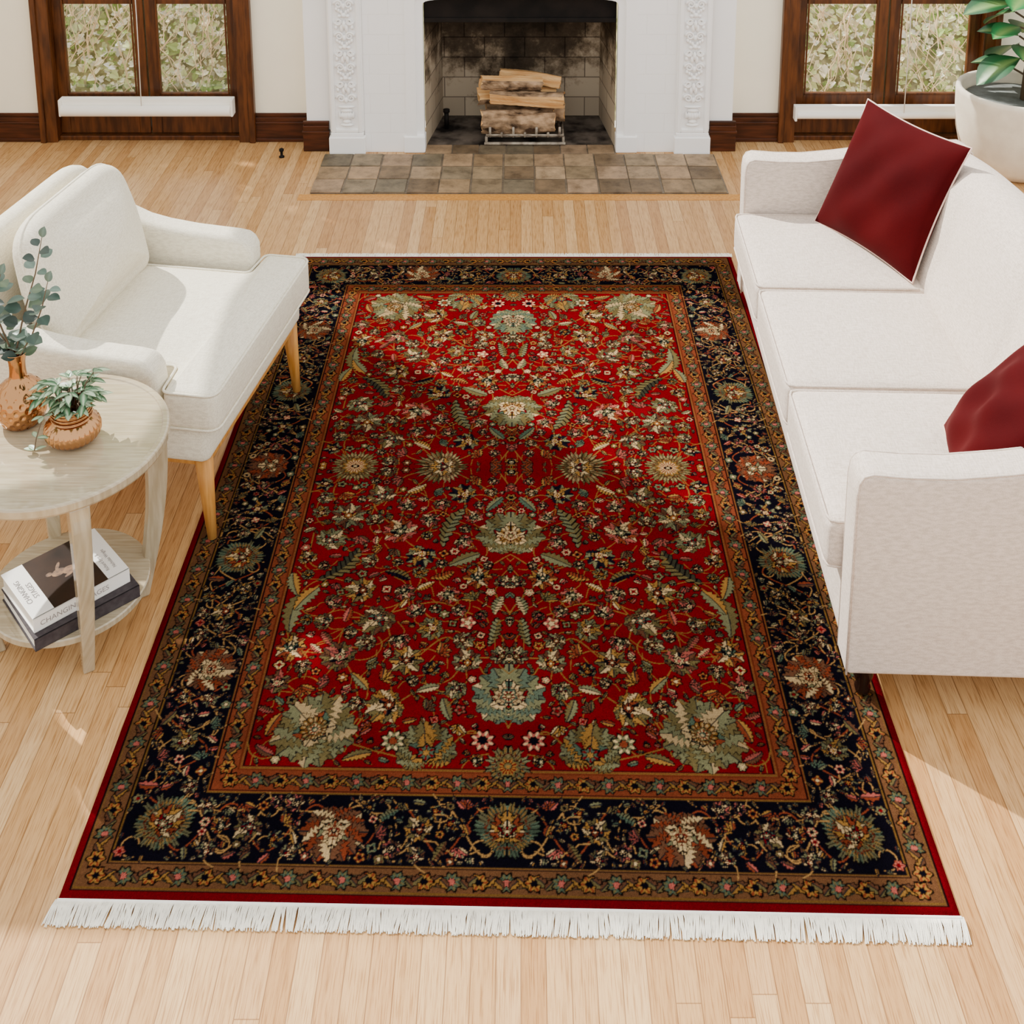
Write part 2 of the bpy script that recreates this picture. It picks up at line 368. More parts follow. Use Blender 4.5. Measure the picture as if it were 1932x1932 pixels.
# ---------------------------------------------------------------- outside ivy bank
mb=MB(); mt=MB()
ivy=[s2l(c) for c in ((206,218,150),(226,234,182),(160,182,106),(246,246,218),(214,222,158),(246,236,200),(124,150,78),(253,251,240),(248,242,216))]
bank=lambda t:(6.47+.85*t,-.06+1.0*t)
for rngx in ((-3.3,-1.2),(1.1,3.3)):
    for k in range(5600):
        x=random.uniform(*rngx); yy,zz=bank(random.random()**.9); y=yy-random.random()*.05; z=zz+random.random()*.06
        d=Vector((random.uniform(-1,1),random.uniform(-.8,.1),random.uniform(-.9,.5))); up=Vector((random.uniform(-.6,.6),-.9,random.uniform(.4,1.6)))
        c=random.choice(ivy); L=random.choice((.022,.03,.042,.058))*random.uniform(.7,1.1); d.normalize(); sd=d.cross(up).normalized(); b=Vector((x,y,max(z,-.04))); un=sd.cross(d)
        c2=tuple(v*.8 for v in c)
        i=[mb.addv(b+d*L*.12,c2),mb.addv(b-d*L*.02+sd*L*.26+un*L*.06,c),mb.addv(b+d*L*.3+sd*L*.48+un*L*.1,c),mb.addv(b+d*L*.65+sd*L*.28+un*L*.05,c),mb.addv(b+d*L,c),mb.addv(b+d*L*.65-sd*L*.28+un*L*.05,c),mb.addv(b+d*L*.3-sd*L*.48+un*L*.1,c),mb.addv(b-d*L*.02-sd*L*.26+un*L*.06,c)]
        mb.addf((i[0],i[1],i[2],i[3],i[4])); mb.addf((i[0],i[4],i[5],i[6],i[7]))
    for k in range(330):
        x=random.uniform(*rngx); t0=random.uniform(.02,.8); p=[]; sl_=random.uniform(-.06,.06)
        for q in range(6):
            yy,zz=bank(min(1,t0+q*.05)); p.append((x+random.uniform(-.02,.02)+q*sl_,yy-.05,zz+.07+random.uniform(-.01,.02)))
        mt.tube(p,.0026,4)
hed=mb.obj('ivy_hedge',None,M['hedgeleaf'],colors=True); props(hed,'pale green climbing ivy covering a bank outside the doors','ivy'); hed['kind']='stuff'
tw=mt.obj('ivy_stems',hed,M['twigs']); tw['kind']='stuff'
mb=MB(); mb.prism([(6.50,-.079),(7.36,.90),(7.5,.90),(7.5,-.079)],-3.6,3.6,lambda a,b,t:(t,a,b))
o=mb.obj('garden_bank',None,M['twig'],top=('dry twiggy garden bank under the ivy','garden bank'))
o=boxes('floor_patio',[(-4.2,4.2,6.2,7.5,-.2,-.08)],M['ground']); struct(o,'stone patio outside the french doors')
mb=MB()  # unseen leaf screen, added to keep direct sun out of the left door
for k in range(2600):
    x=random.uniform(-4.9,-2.5); z=random.uniform(2.15,4.5); y=7.55+random.random()*.35; mb.col=random.choice(ivy[:3])
    d=Vector((random.uniform(-1,1),random.uniform(-.5,.5),random.uniform(-1,1))).normalized(); sd=d.cross(Vector((0,1,.2))).normalized(); b=Vector((x,y,z)); L=.14
    i=[mb.addv(b),mb.addv(b+d*L*.5+sd*L*.4),mb.addv(b+d*L),mb.addv(b+d*L*.5-sd*L*.4)]; mb.addf(i)
tc_=mb.obj('sun_block_leaves',None,M['hedgeleaf'],colors=True); props(tc_,'unseen leaf screen added to block sun through the door','sun blocker'); tc_['kind']='stuff'
mb=MB(); mb.tube([(-3.9,7.75,-.08),(-3.85,7.75,1.2),(-3.7,7.72,2.4),(-3.6,7.72,4.0)],[.12,.1,.08,.04],10); mb.obj('trunk',tc_,M['stem'],smooth=True)  # stem added under the sun-blocking leaves

# ---------------------------------------------------------------- fireplace
fp=empty('fireplace',(0,0,0),0,'white painted fireplace with carved pilasters and sooty brick firebox','fireplace')
def arch(w,zs,zt,xc=-.003,n=14):
    pts=[(xc-w,0),(xc-w,zs)]
    for k in range(1,n): 
        a=math.pi*k/n; ca=math.cos(a); sa=math.sin(a)
        pts.append((xc-w*math.copysign(abs(ca)**.3,ca),zs+(zt-zs)*sa**.5))
    pts+= [(xc+w,zs),(xc+w,0)]
    return pts
def frame(mb,inner,ox,oz,y0,y1):
    n=len(inner)
    outp=[(-ox,0),(-ox,inner[1][1])]
    mids=inner[2:-2]
    for (x,z) in mids: outp.append((x*ox/abs(inner[0][0]),oz))
    outp+=[(ox,inner[-2][1]),(ox,0)]
    A=[mb.addv((x,y0,z)) for x,z in inner]; B=[mb.addv((x,y0,z)) for x,z in outp]
    for i in range(n-1): mb.addf((A[i],A[i+1],B[i+1],B[i]))
    C=[mb.addv((x,y1,z)) for x,z in inner]; E=[mb.addv((x,y1,z)) for x,z in outp]
    for i in range(n-1): mb.addf((A[i],C[i],C[i+1],A[i+1])); mb.addf((B[i],B[i+1],E[i+1],E[i]))
mb=MB(); frame(mb,arch(.56,.79,.90),.80,1.25,5.868,5.899); mb.obj('surround',fp,M['surround'])
mb=MB(); frame(mb,arch(.53,.79,.85),.585,.95,5.856,5.885); frame(mb,arch(.492,.775,.815),.535,.90,5.874,5.93); mb.obj('opening_moulding',fp,M['white'])
for a,b in ((-.60,-.49),(.485,.595)): boxes('moulding_plinth',[(a,b,5.85,5.93,0,.09)],M['white'],fp,bevel=.006)
boxes('mantel_shelf',[(-1.06,1.05,5.72,5.899,1.25,1.30),(-1.0,.99,5.78,5.899,1.12,1.25)],M['white'],fp,bevel=.008)
def pilaster(xc):
    mb=MB(); w=.092
    mb.box(xc-w,xc+w,5.825,5.868,0,.095); mb.box(xc-w+.008,xc+w-.008,5.835,5.868,.095,.115)
    mb.box(xc-w+.006,xc+w-.006,5.85,5.868,.115,1.12)
    mb.box(xc-.079,xc-.058,5.838,5.868,.115,1.12); mb.box(xc+.058,xc+.079,5.838,5.868,.115,1.12); mb.box(xc-.058,xc+.058,5.838,5.868,.115,.135)
    p=mb.obj('pilaster',fp,M['white'],bevel=.005)
    mb=MB(); y=5.848
    def blob(x,z,rx,rz,ry=.014):
        n=10
        rr=[]
        for a in range(1,5):
            t=a/5*math.pi/2*1.1
            rr.append([mb.addv((xc+x+rx*math.sin(t)*math.cos(2*math.pi*j/n),y-ry*math.cos(t),z+rz*math.sin(t)*math.sin(2*math.pi*j/n))) for j in range(n)])
        c=mb.addv((xc+x,y-ry,z))
        for j in range(n): mb.addf((c,rr[0][j],rr[0][(j+1)%n]))
        for k in range(3):
            for j in range(n): mb.addf((rr[k][j],rr[k+1][j],rr[k+1][(j+1)%n],rr[k][(j+1)%n]))
    def spiral(x,z,r,sg,up=1,turn=1.6):
        pts=[];ra=[]
        for k in range(18):
            t=k/17; a=t*turn*2*math.pi; q=r*(1-.8*t)
            pts.append((xc+sg*(x+q*math.cos(a)),y-.005,z+up*q*math.sin(a))); ra.append(.007*(1-.4*t))
        mb.tube(pts,ra,6)
    for (w0,zz,h) in ((.035,.158,.010),(.022,.175,.012),(.040,.205,.022),(.030,.235,.012),(.046,.255,.008)): blob(0,zz,w0,h,.018)
    for k in range(6): blob(-.034+.0136*k,.21,.005,.02,.022)
    z=.30
    while z<1.1:
        for sg in (-1,1):
            spiral(.026,z,.022,sg,1); spiral(.028,z+.075,.018,sg,-1)
            blob(sg*.012,z+.04,.010,.022); blob(sg*.04,z+.045,.009,.014); blob(sg*.02,z+.105,.012,.010)
            for k in range(3): blob(sg*(.012+.012*k),z+.125+.008*k,.008,.012)
        blob(0,z-.01,.010,.018,.02); blob(0,z+.06,.011,.024,.02); blob(0,z+.11,.014,.014,.022)
        z+=.165
    mb.obj('carved_relief',p,M['white'],smooth=True)
pilaster(-.886); pilaster(.873)
mb=MB()
zt=1.0; F=5.93; B=6.36; wf=.49; wb=.43
def quad(a,b,c,d): mb.addf([mb.addv(p) for p in (a,b,c,d)])
quad((-wf-.003,F,0),(-wb,B,0),(-wb,B,zt),(-wf-.003,F,zt)); quad((wf-.006,F,0),(wf-.006,F,zt),(wb,B,zt),(wb,B,0)); quad((-wb,B,0),(wb,B,0),(wb,B,zt),(-wb,B,zt)); quad((-wf,F,zt),(-wb,B,zt),(wb,B,zt),(wf,F,zt))
o=mb.obj('firebox',fp,M['firebrick'])
boxes('firebox_floor',[(-.485,.48,5.94,6.36,.001,.006)],M['ash'],fp)
boxes('smoke_hood',[(-.492,.484,5.935,5.97,.69,.86),(-.492,.484,5.925,5.98,.675,.70)],M['black'],fp,bevel=.004)
mb=MB(); mb.tube([(-.40,6.17,.006),(-.40,6.17,.10)],.013,10); mb.tube([(-.40,6.17,.1),(-.40,6.17,.115)],.018,10); mb.obj('gas_valve',fp,M['black'],smooth=True)
mb=MB(); mb.col=s2l((116,104,88)); mb.box(-1.0,.985,5.366,5.825,.0005,.006); mb.box(-.49,.485,5.825,5.94,.0005,.006)
tc=[s2l(c) for c in ((150,126,96),(128,114,92),(162,136,106),(110,100,82),(138,120,94),(154,130,104),(168,144,114),(116,98,76))]
T=1.985/13
for r in range(3):
    for k in range(13):
        x0=-1.0+k*T+random.uniform(-.003,.003); x1=x0+T-.008; x0=max(x0,-1.0); x1=min(x1,.985)
        y0=5.366+r*.153+random.uniform(-.001,.001); y1=y0+.145; c=random.choice(tc); v=random.uniform(.75,1.05); mb.col=tuple(q*v for q in c)
        h=.010+random.random()*.002
        mb.box(x0,x1,y0,y1,.006,h)
for k in range(7):
    x0=-.49+k*.139; v=random.uniform(.5,.8); mb.col=tuple(q*v for q in random.choice(tc)); mb.box(x0,x0+.133,5.827,5.938,.006,.010)
mb.obj('hearth',fp,M['tile'],colors=True,bevel=.002)
o=boxes('trim_1',[(-1.05,1.04,5.30,5.36,.0,.002)],M['oak']); struct(o,'oak border board framing the hearth'); o['category']='floor trim'
g=empty('fireplace_grate',(.01,5.97,0),0,'ash-covered iron grate holding firewood','fireplace grate')
mb=MB()
for yy in (0,.2): mb.tube([(-.19,yy,.045),(.21,yy,.045)],.007,6)
for k in range(7):
    x=-.17+k*.06; mb.tube([(x,.22,.046),(x,0,.042),(x,-.04,.06),(x,-.055,.115 if k%2==0 else .085)],.0065,6)
mb.tube([(-.19,-.048,.07),(.21,-.048,.07)],.005,6)
mb.obj('grate_bars',g,M['iron'],smooth=True)
mb=MB()
for x in (-.19,.21):
    for yy in (-.02,.2): mb.tube([(x,yy,.012),(x,yy,.05)],.008,6); 
    mb.tube([(x,-.035,.02),(x,.22,.045)],.006,6)
mb.tube([(-.2,-.04,.02),(.22,-.04,.02)],.008,6)
mb.obj('grate_legs',g,M['iron'],smooth=True)
def log(loc,L,R,rot,kind,seed,label,spin=0):
    rr=random.Random(seed); mb=MB(); n=30; m=30; ph=[rr.uniform(0,6.28) for _ in range(5)]
    rings=[]; cut=[]
    f1=.75+rr.uniform(-.2,.2); f2=2.35+rr.uniform(-.2,.2); l1=rr.uniform(.3,.5); l2=rr.uniform(.35,.5)
    for k in range(m+1):
        t=k/m; x=-L/2+L*t; ring=[]
        bend=.10*R*math.sin(3*t+ph[4]); tw=.4*math.sin(2*t+ph[3])
        for j in range(n):
            a=2*math.pi*j/n
            q=1+.08*math.sin(2*a+ph[0]+t)+.06*math.sin(5*a+ph[1]+4*t)+rr.uniform(-.035,.035)+.05*math.sin(5*t+ph[2])
            iscut=False
            if kind=='split':
                for fa_,l_ in ((f1,l1),(f2,l2)):
                    cs=math.cos(a-fa_-tw*.3)
                    if cs>0:
                        lim=(l_+.05*math.sin(5*t+ph[1])+rr.uniform(-.012,.012))/max(cs,.05)
                        if lim<q: q=lim; iscut=True
            if k==0: cut.append(iscut)
            aa=a+spin; q*=R
            ring.append(mb.addv((x+rr.uniform(-.003,.003)+(rr.uniform(-.006,.006) if k in(0,m) else 0),q*math.cos(aa),q*math.sin(aa)+bend)))
        rings.append(ring)
    for k in range(m):
        for j in range(n):
            mb.cur=1 if (cut[j] and cut[(j+1)%n]) else 0
            mb.addf((rings[k][j],rings[k+1][j],rings[k+1][(j+1)%n],rings[k][(j+1)%n]))
    mb.cur=1; mb.addf(rings[0]); mb.addf(rings[-1][::-1])
    o=mb.obj('firewood_log',None,[M['bark'],M['cutwood']],smooth=False); o.location=loc; o.rotation_euler=rot
    props(o,label,'firewood','split firewood stacked on the grate')
log((-.015,5.995,.120),.38,.064,(0,0,.03),'round',1,'thick firewood log with rough bark in the grate')
log((.02,6.13,.118),.42,.056,(0,0,-.03),'round',2,'thick firewood log with rough bark in the grate')
log((.03,5.990,.236),.38,.054,(0,.04,-.08),'split',3,'split firewood log with pale cut face',3.0)
log((-.02,6.105,.230),.41,.056,(0,-.03,.08),'split',4,'split firewood log with pale cut face',-.2)
log((-.05,6.03,.328),.32,.050,(0,.12,.18),'split',5,'split wedge of firewood on top of the stack',-.3)
log((.05,6.12,.320),.32,.042,(0,.10,-.10),'split',6,'small split wedge of firewood on the stack',.5)
mb=MB(); mb.lathe([(.014,0),(.014,.006),(.007,.01),(.007,.03),(.012,.034),(.012,.045),(.004,.05)],14); o=mb.obj('door_stop',None,M['black'],smooth=True,top=('small dark door stop on the floor','door stop')); o.location=(-1.217,5.80,0)

# ---------------------------------------------------------------- rug
CE=.002; NX=460; NY=688
def S(c): return np.array(s2l(c))*.80
red,navy,cream,olive,sage,teal,must,rust,pink,brown,blk=[S(c) for c in ((106,0,13),(11,9,17),(206,174,124),(98,86,52),(112,110,78),(72,88,70),(154,110,52),(122,54,32),(168,84,72),(88,56,38),(9,6,8))]
cv=np.zeros((NY,NX,3)); 
U=(np.arange(NX)+.5)*CE; V=(np.arange(NY)+.5)*CE; UU,VV=np.meshgrid(U,V)
e=np.minimum(.92-UU,1.375-VV)
cv[:]=red
G1=.020;G2=.082;B2=.247;F0=.314
cv[e<F0]=S((112,52,32)); cv[e<B2]=navy; cv[e<G2]=S((98,64,40)); cv[e<G1]=S((104,0,16))
for q,c in ((G1,blk),(G1+.005,must*.45),(G2,must*.4),(G2-.004,blk),(B2,must*.45),(B2+.005,blk),(F0,blk),(F0-.005,must*.5),(F0-.010,rust*.5)):
    cv[np.abs(e-q)<.0015]=c
occ=np.zeros((NY,NX),bool)
hn=rng.random((NY,NX))
def win(cx,cy,R):
    x0=max(0,int((cx-R)/CE));x1=min(NX,int((cx+R)/CE)+2);y0=max(0,int((cy-R)/CE));y1=min(NY,int((cy+R)/CE)+2)
    if x1<=x0 or y1<=y0: return None
    return (slice(y0,y1),slice(x0,x1)),UU[y0:y1,x0:x1]-cx,VV[y0:y1,x0:x1]-cy
def tri(x): return np.abs((x%1)*2-1)
HASH=rng.random(4096)
def mk(x,y,R):
    wn=win(x,y,R)
    if wn: occ[wn[0]]|=np.hypot(wn[1],wn[2])<R
def palm(cx,cy,R,rot,cols,n=14,asp=.18,jag=.2,mark=True,tip=.12):
    w=win(cx,cy,R*1.35)
    if w is None: return
    sl,x,y=w; ca,sa=math.cos(rot),math.sin(rot); xr=x*ca+y*sa; yr=-x*sa+y*ca
    a=np.arctan2(xr,-yr); r=np.hypot(xr,yr); aa=np.abs(a)
    n2=n*1.6
    pk=np.floor(aa*n2/2/math.pi+.5).astype(int); hh=HASH[(pk+int(cx*977+cy*131)%97)%4096]
    nn=hn[sl]; fr=tri(aa*n2/2/math.pi)
    rb=R*(1-asp+asp*np.cos(a))*(1-jag*fr)*(1.06-.28*hh)+R*tip*np.exp(-(a/.28)**2)
    q=r/rb+ (nn-.5)*.06
    sub=cv[sl]; k=(pk*7+(hh*5).astype(int))%4; ow=.0035/R
    msk=q<1+ow
    sub[msk]=blk
    m=(q<.98)&msk; sub[m&(k==0)]=cols[0]; sub[m&(k==1)]=cols[1]; sub[m&(k==2)]=cols[0]*.55+cols[2]*.15; sub[m&(k==3)]=cols[0]*.6
    st=(fr<.34)&(q>.72)&(q<.88)&msk&(hh>.4); sub[st]=cols[2]*.65
    m=(fr>.80)&(q>.5)&(q<.98)&msk; sub[m]=blk*1.3
    m=(np.abs(q-.66)<.03)&msk; sub[m]=cols[3]*.5
    yo=yr+R*asp*.25; a2=np.arctan2(xr,-yo); r2_=np.hypot(xr,yo); 
    q2=r2_/(R*(1-asp+asp*np.cos(a2))*(1-.28*tri(np.abs(a2)*(n*.6)/2/math.pi)))
    sub[(q2<.58)&msk]=blk; sub[(q2<.54)&msk]=cols[1]*.8; sub[(q2<.40)&msk]=cols[3]*.8
    d=(tri(np.abs(a2)*n/2/math.pi)>.55)&(q2<.44)&msk; sub[d]=cols[2]*.8
    q3=r2_/(R*(1-.3+.3*np.cos(a2)))
    sub[(q3<.24)&msk]=blk; sub[(q3<.20)&msk]=cols[4]; sub[(q3<.11)&msk]=cols[2]*.8
    cv[sl]=sub
    if mark: mk(cx,cy,R*.96)
def rose(cx,cy,R,n,rot,c1,c2,c3,mark=True,ol=blk):
    w=win(cx,cy,R*1.2)
    if w is None: return
    sl,x,y=w; a=np.arctan2(y,x)+rot; r=np.hypot(x,y); rb=R*(1-.36*tri(a*n/2/math.pi)); q=r/rb+(hn[sl]-.5)*.06; sub=cv[sl]
    ow=.004/R
    sub[q<1+ow]=ol; sub[q<.95]=c1; sub[(tri(a*n/2/math.pi)<.35)&(q<.9)&(q>.5)]=c3; sub[q<.5]=ol; sub[q<.38]=c2
    if mark: mk(cx,cy,R*1.05)
def leafr(cx,cy,L,W,rot,bend,c1,c2,mark=True,comb=0,ol=blk):
    w=win(cx,cy,L*.75)
    if w is None: return
    sl,x,y=w; ca,sa=math.cos(rot),math.sin(rot); xr=x*ca+y*sa; yr=-x*sa+y*ca
    t=xr/L; yb=yr-bend*(t*t-.1)*L; ok=np.abs(t)<.5
    ww=W/2*np.cos(np.clip(t,-.5,.5)*math.pi)**.6*(1-.42*tri(t*(7 if L>.05 else 4)+.3*np.sign(yb)))*(1.15-.5*t)
    sub=cv[sl]; ay=np.abs(yb)
    sub[ok&(ay<ww+.0022)]=ol; m=ok&(ay<ww-.0006); sub[m&(yb>0)]=c1; sub[m&(yb<=0)]=c2
    if comb: sub[m&(tri(t*comb+ay*40)<.3)]=blk*1.5
    else: sub[m&(ay<.0014)]=ol*1.0+.01
    cv[sl]=sub
    if mark: occ[sl]|=(ok&(ay<ww+.003))
def lobed(cx,cy,R,rot,cols,nl=9,spread=2.5,mark=True,ol=blk,back=.32,core=True,seed=0):
    ca,sa=math.cos(rot),math.sin(rot); h=nl//2
    def dr(a):
        lx,ly=math.sin(a),-math.cos(a); return (lx*ca-ly*sa,lx*sa+ly*ca)
    for i in range(h,-1,-1):
        a=i/h*spread
        for sg in ((-1,1) if i else (1,)):
            dx,dy=dr(a*sg); hh=HASH[(i*7+seed+int(cx*311+cy*771))%4096]
            Lf=R*(1.12-back*(a/spread)**1.4-.14*hh); ang=math.atan2(dy,dx)
            c1=cols[(i)%2]; c2=cols[(i+1)%2]*.75 if i%3 else cols[2]*.8
            leafr(cx+dx*Lf*.5,cy+dy*Lf*.5,Lf*.98,R*.62 if nl>6 else R*.75,ang,.12*sg,c1,c2,mark=False,ol=ol)
    if core:
        for i in range(2,-1,-1):
            a=i*1.0
            for sg in ((-1,1) if i else (1,)):
                dx,dy=dr(a*sg); Lf=R*.60*(1-.12*i); leafr(cx+dx*Lf*.5,cy+dy*Lf*.5,Lf,R*.40,math.atan2(dy,dx),0,cols[2]*.9 if i%2==0 else cols[3],cols[2]*.8 if i%2==0 else cols[4],mark=False,ol=ol)
        if R>.03: rose(cx,cy,R*.26,6,0,cols[4],cols[2],cols[3],False,ol)
        else: rose(cx,cy,R*.26,5,0,cols[3],cols[2],cols[2],False,ol)
    if mark: mk(cx,cy,R*.90)
def vine(pts,c,w=.0021):
    pts=np.array(pts,float); n=len(pts)
    P=np.vstack([2*pts[0]-pts[1],pts,2*pts[-1]-pts[-2]])
    for i in range(1,n):
        p0,p1,p2,p3=P[i-1],P[i],P[i+1],P[i+2]; L=np.hypot(*(p2-p1)); K=max(4,int(L/.0014))
        for k in range(K):
            t=k/K; p=.5*((2*p1)+(-p0+p2)*t+(2*p0-5*p1+4*p2-p3)*t*t+(-p0+3*p1-3*p2+p3)*t**3)
            wn=win(p[0],p[1],w*1.3)
            if wn is None: continue
            sl,x,y=wn; cv[sl][np.hypot(x,y)<w]=c
pals=[(sage,olive,cream,red,teal),(olive,must,cream,navy,rust),(sage,brown,cream,red,olive),(must,rust,cream,teal,navy),(rust,pink,cream,navy,sage),(olive,sage,must,red,cream),(brown,sage,cream,red,must),(navy*2,sage,must,red,cream),(olive,brown,cream,red,teal),(brown,olive,pink,navy,cream),(pink,brown,cream,navy,sage)]
gold=must*.6
def curl(x,y,R,a0,sg,c=None,turns=.8):
    vine([(x+R*(1-.55*t)*math.cos(a0+sg*t*turns*6.28),y+R*(1-.55*t)*math.sin(a0+sg*t*turns*6.28)) for t in np.linspace(0,1,9)],c if c is not None else gold,.0016)
vl=[[(0,.38),(.10,.44),(.24,.375),(.32,.29),(.30,.12),(.21,.0)],
[(0,.19),(.08,.1),(.21,0)],[(.21,0),(.33,.05),(.36,.14),(.48,.225),(.54,.12),(.5,0)],
[(0,.95),(.07,.78),(.16,.68),(.26,.755),(.32,.62),(.25,.5),(.25,.375)],
[(.0,.76),(0,.6),(.09,.47)],[(.455,.965),(.37,.88),(.43,.747),(.55,.72),(.59,.59),(.52,.50),(.47,.45),(.38,.4)],
[(.455,.965),(.30,1.02),(.18,1.035),(.09,.96),(.06,1.0)],[(.28,.89),(.2,.84),(.12,.88)],[(.59,.81),(.52,.86),(.455,.965)],[(.345,.617),(.46,.62),(.5,.66)],
[(.57,.3),(.56,.42),(.47,.45)],[(.0,.1),(.05,.0)],[(.1,.6),(.2,.56),(.32,.6)],[(.15,.25),(.22,.2),(.27,.24)],[(.40,.02),(.42,.10),(.40,.2),(.32,.29)],[(.38,1.02),(.35,.93),(.28,.89)]]
for v in vl: vine(v,gold,.0019)
for (x,y,R,a,sg) in ((.16,.56,.08,0,1),(.42,.30,.09,2,-1),(.12,.36,.07,1,1),(.5,.56,.09,4,1),(.2,.76,.08,3,-1),(.37,.7,.08,5,1),(.5,.86,.07,1,-1),(.1,.18,.07,2,1),(.3,.18,.08,0,-1),(.53,.1,.07,3,1),(.34,.5,.09,1,1),(.07,.7,.06,4,-1),(.33,.96,.07,2,1),(.56,1.0,.05,0,1)): curl(x,y,R,a,sg)
lobed(0,.31,.108,0,(sage,olive,cream,red,teal),15,2.7); palm(0,.31,.05,0,(must,cream,cream,red,olive),9,.2,.15,False)
palm(.21,0,.094,math.pi/2,(olive,S((120,98,66)),cream,rust,teal),18,.08,.24,tip=0); lobed(.21,0,.046,math.pi/2,(must,cream,cream,red,teal),9,2.9,False)
palm(.49,0,.078,0,(olive,must*.8,cream,rust,navy),20,.0,.2,tip=0)
lobed(0,.87,.104,0,(sage,S((84,96,78)),cream,red,olive),15,2.7); palm(0,.865,.05,0,(cream*.8,teal,cream,red,olive),9,.2,.15,False)
lobed(.455,.965,.106,.75,(sage,olive*1.1,cream*.75,rust,teal),17,3.0,back=.15); palm(.455,.965,.045,.75,(must,olive,cream,rust,teal),10,.2,.15,False)
lobed(.19,1.02,.088,0.15,(olive,sage,must,red,teal),13,2.1)
palm(0,1.055,.055,0,(sage,olive,must,red,olive),14,.0,.15)
lobed(.32,.29,.058,.6,pals[4],11,2.8); lobed(.48,.225,.052,0,pals[6],10,3.1,back=0); lobed(.25,.38,.052,2.8,pals[7],9,2.2)
lobed(.345,.617,.058,2.5,pals[8],11,2.4); lobed(.09,.47,.042,0,pals[3],9,3.1,back=0); lobed(.26,.755,.046,0,(must,olive,cream,rust,navy),9,3.1,back=0)
lobed(.43,.747,.054,1,pals[9],11,2.6); lobed(.29,.89,.058,2.0,pals[1],11,2.4); lobed(.56,.72,.042,0,pals[3],8,3,back=0)
lobed(.575,.83,.040,0,pals[9],7,3); lobed(.39,.14,.052,.4,pals[8],9,2.3); lobed(.105,.76,.046,.4,pals[6],9,2.4); lobed(.14,.13,.050,.9,pals[7],9,2.4)
lobed(.2,.65,.044,1.8,pals[5],9,2.4); lobed(.52,.33,.052,-.6,pals[0],9,2.4); lobed(.17,.53,.040,-2.2,pals[4],7,2.2); lobed(.40,.52,.050,1.4,pals[1],9,2.5)
rose(.06,.985,.03,8,0,pink,navy,cream); rose(.27,.99,.030,8,0,sage,rust,cream); rose(.11,.63,.024,5,0,pink,cream,cream)
leafr(.175,.27,.17,.045,1.25,.35,sage*.8,olive,comb=9); leafr(.13,.40,.10,.04,.5,.1,sage,olive); leafr(.47,.43,.16,.05,.9,-.5,olive,S((50,48,36)),comb=9)
leafr(.575,.60,.14,.05,1.5,.3,sage,olive); leafr(.55,.55,.10,.04,1.0,.2,sage,must); leafr(.59,.50,.09,.035,1.9,.2,must,sage)
leafr(.04,.66,.10,.03,1.35,-.2,olive,sage,comb=8); leafr(.05,.17,.08,.03,.9,.1,teal,sage); leafr(.15,.90,.07,.028,1.9,.1,olive,sage); leafr(.2,.84,.06,.024,.3,.2,cream*.8,sage)
leafr(.35,1.03,.07,.026,.3,.2,must,olive); leafr(.37,.82,.07,.026,-.8,.2,sage,must); leafr(.56,.95,.07,.026,1.2,.2,rust,must); leafr(.31,.46,.08,.03,-.4,.3,navy*2,olive,comb=7)
lc=[(cream*.9,must),(sage,olive),(sage*.9,teal),(must,rust),(pink,cream*.85),(rust,must),(brown,rust),(cream*.75,sage),(olive,brown),(olive,sage),(must*.8,olive),(brown,pink*.7),(pink,rust),(cream*.8,pink)]
infield=(e>F0+.002)
def freeat(x,y,R,region):
    w=win(x,y,R)
    if w is None: return False
    sl,a,b=w; m=np.hypot(a,b)<R
    return region[sl][m].all() and not occ[sl][m].any()
rr=random.Random(3)
def fill(region,tries,Rl,vc,ols,prob=.35,sp=1.0):
    for R in Rl:
        for k in range(tries):
            x=rr.uniform(0,.92); y=rr.uniform(0,1.375)
            if not freeat(x,y,R*.9*sp,region): continue
            rot=rr.uniform(0,6.28); c=rr.choice(lc); p=rr.random()
            if R>.018:
                a2=rot+1.57; vine([(x-1.7*R*math.cos(a2),y-1.7*R*math.sin(a2)),(x-.6*R*math.cos(a2+.7),y-.6*R*math.sin(a2+.7)),(x,y),(x+.8*R*math.cos(a2-.6),y+.8*R*math.sin(a2-.6)),(x+1.7*R*math.cos(a2),y+1.7*R*math.sin(a2))],vc,.0014)
                if p<prob: lobed(x,y,R*1.0,rot,rr.choice(pals),rr.choice((7,9)),rr.choice((1.8,2.3,2.9)),ol=ols,seed=k)
                elif p<.88:
                    for dd in (-1.0,-.35,.35,1.0): leafr(x+.40*R*math.cos(rot+dd),y+.40*R*math.sin(rot+dd),R*1.15,R*.55,rot+dd,.15*dd,c[0],c[1],mark=False,ol=ols)
                    mk(x,y,R*.85)
                else: leafr(x,y,R*2.0,R*.85,rot,rr.uniform(-.4,.4),c[0],c[1],ol=ols,comb=rr.choice((0,7)));mk(x,y,R*.75)
            elif R>.0105:
                if p<.38: rose(x,y,R*.92,rr.choice((4,5,6)),rot,c[0],rr.choice((red,navy,cream)),c[1],ol=ols)
                elif p<.78:
                    for dd in (-.8,0,.8): leafr(x+.3*R*math.cos(rot+dd),y+.3*R*math.sin(rot+dd),R*1.4,R*.7,rot+dd,.2*dd,c[0],c[1],mark=False,ol=ols)
                    mk(x,y,R*.85)
                else: leafr(x,y,R*2.2,R*1.0,rot,rr.uniform(-.5,.5),c[0],c[1],ol=ols); mk(x,y,R*.75)
            else:
                a2=rot; vine([(x-1.6*R*math.cos(a2),y-1.6*R*math.sin(a2)),(x,y+.5*R),(x+1.6*R*math.cos(a2),y+1.6*R*math.sin(a2))],rr.choice((vc,ols)),.0012)
                leafr(x,y,R*2.2,R*1.0,rot,rr.uniform(-.5,.5),rr.choice((gold,brown,sage*.8,rust*.8,must,cream*.7)),rr.choice((gold*.8,olive)),mark=False,ol=ols); mk(x,y,R)
fill(infield,3500,(.034,.027,.0215),gold,blk,.6,1.0)
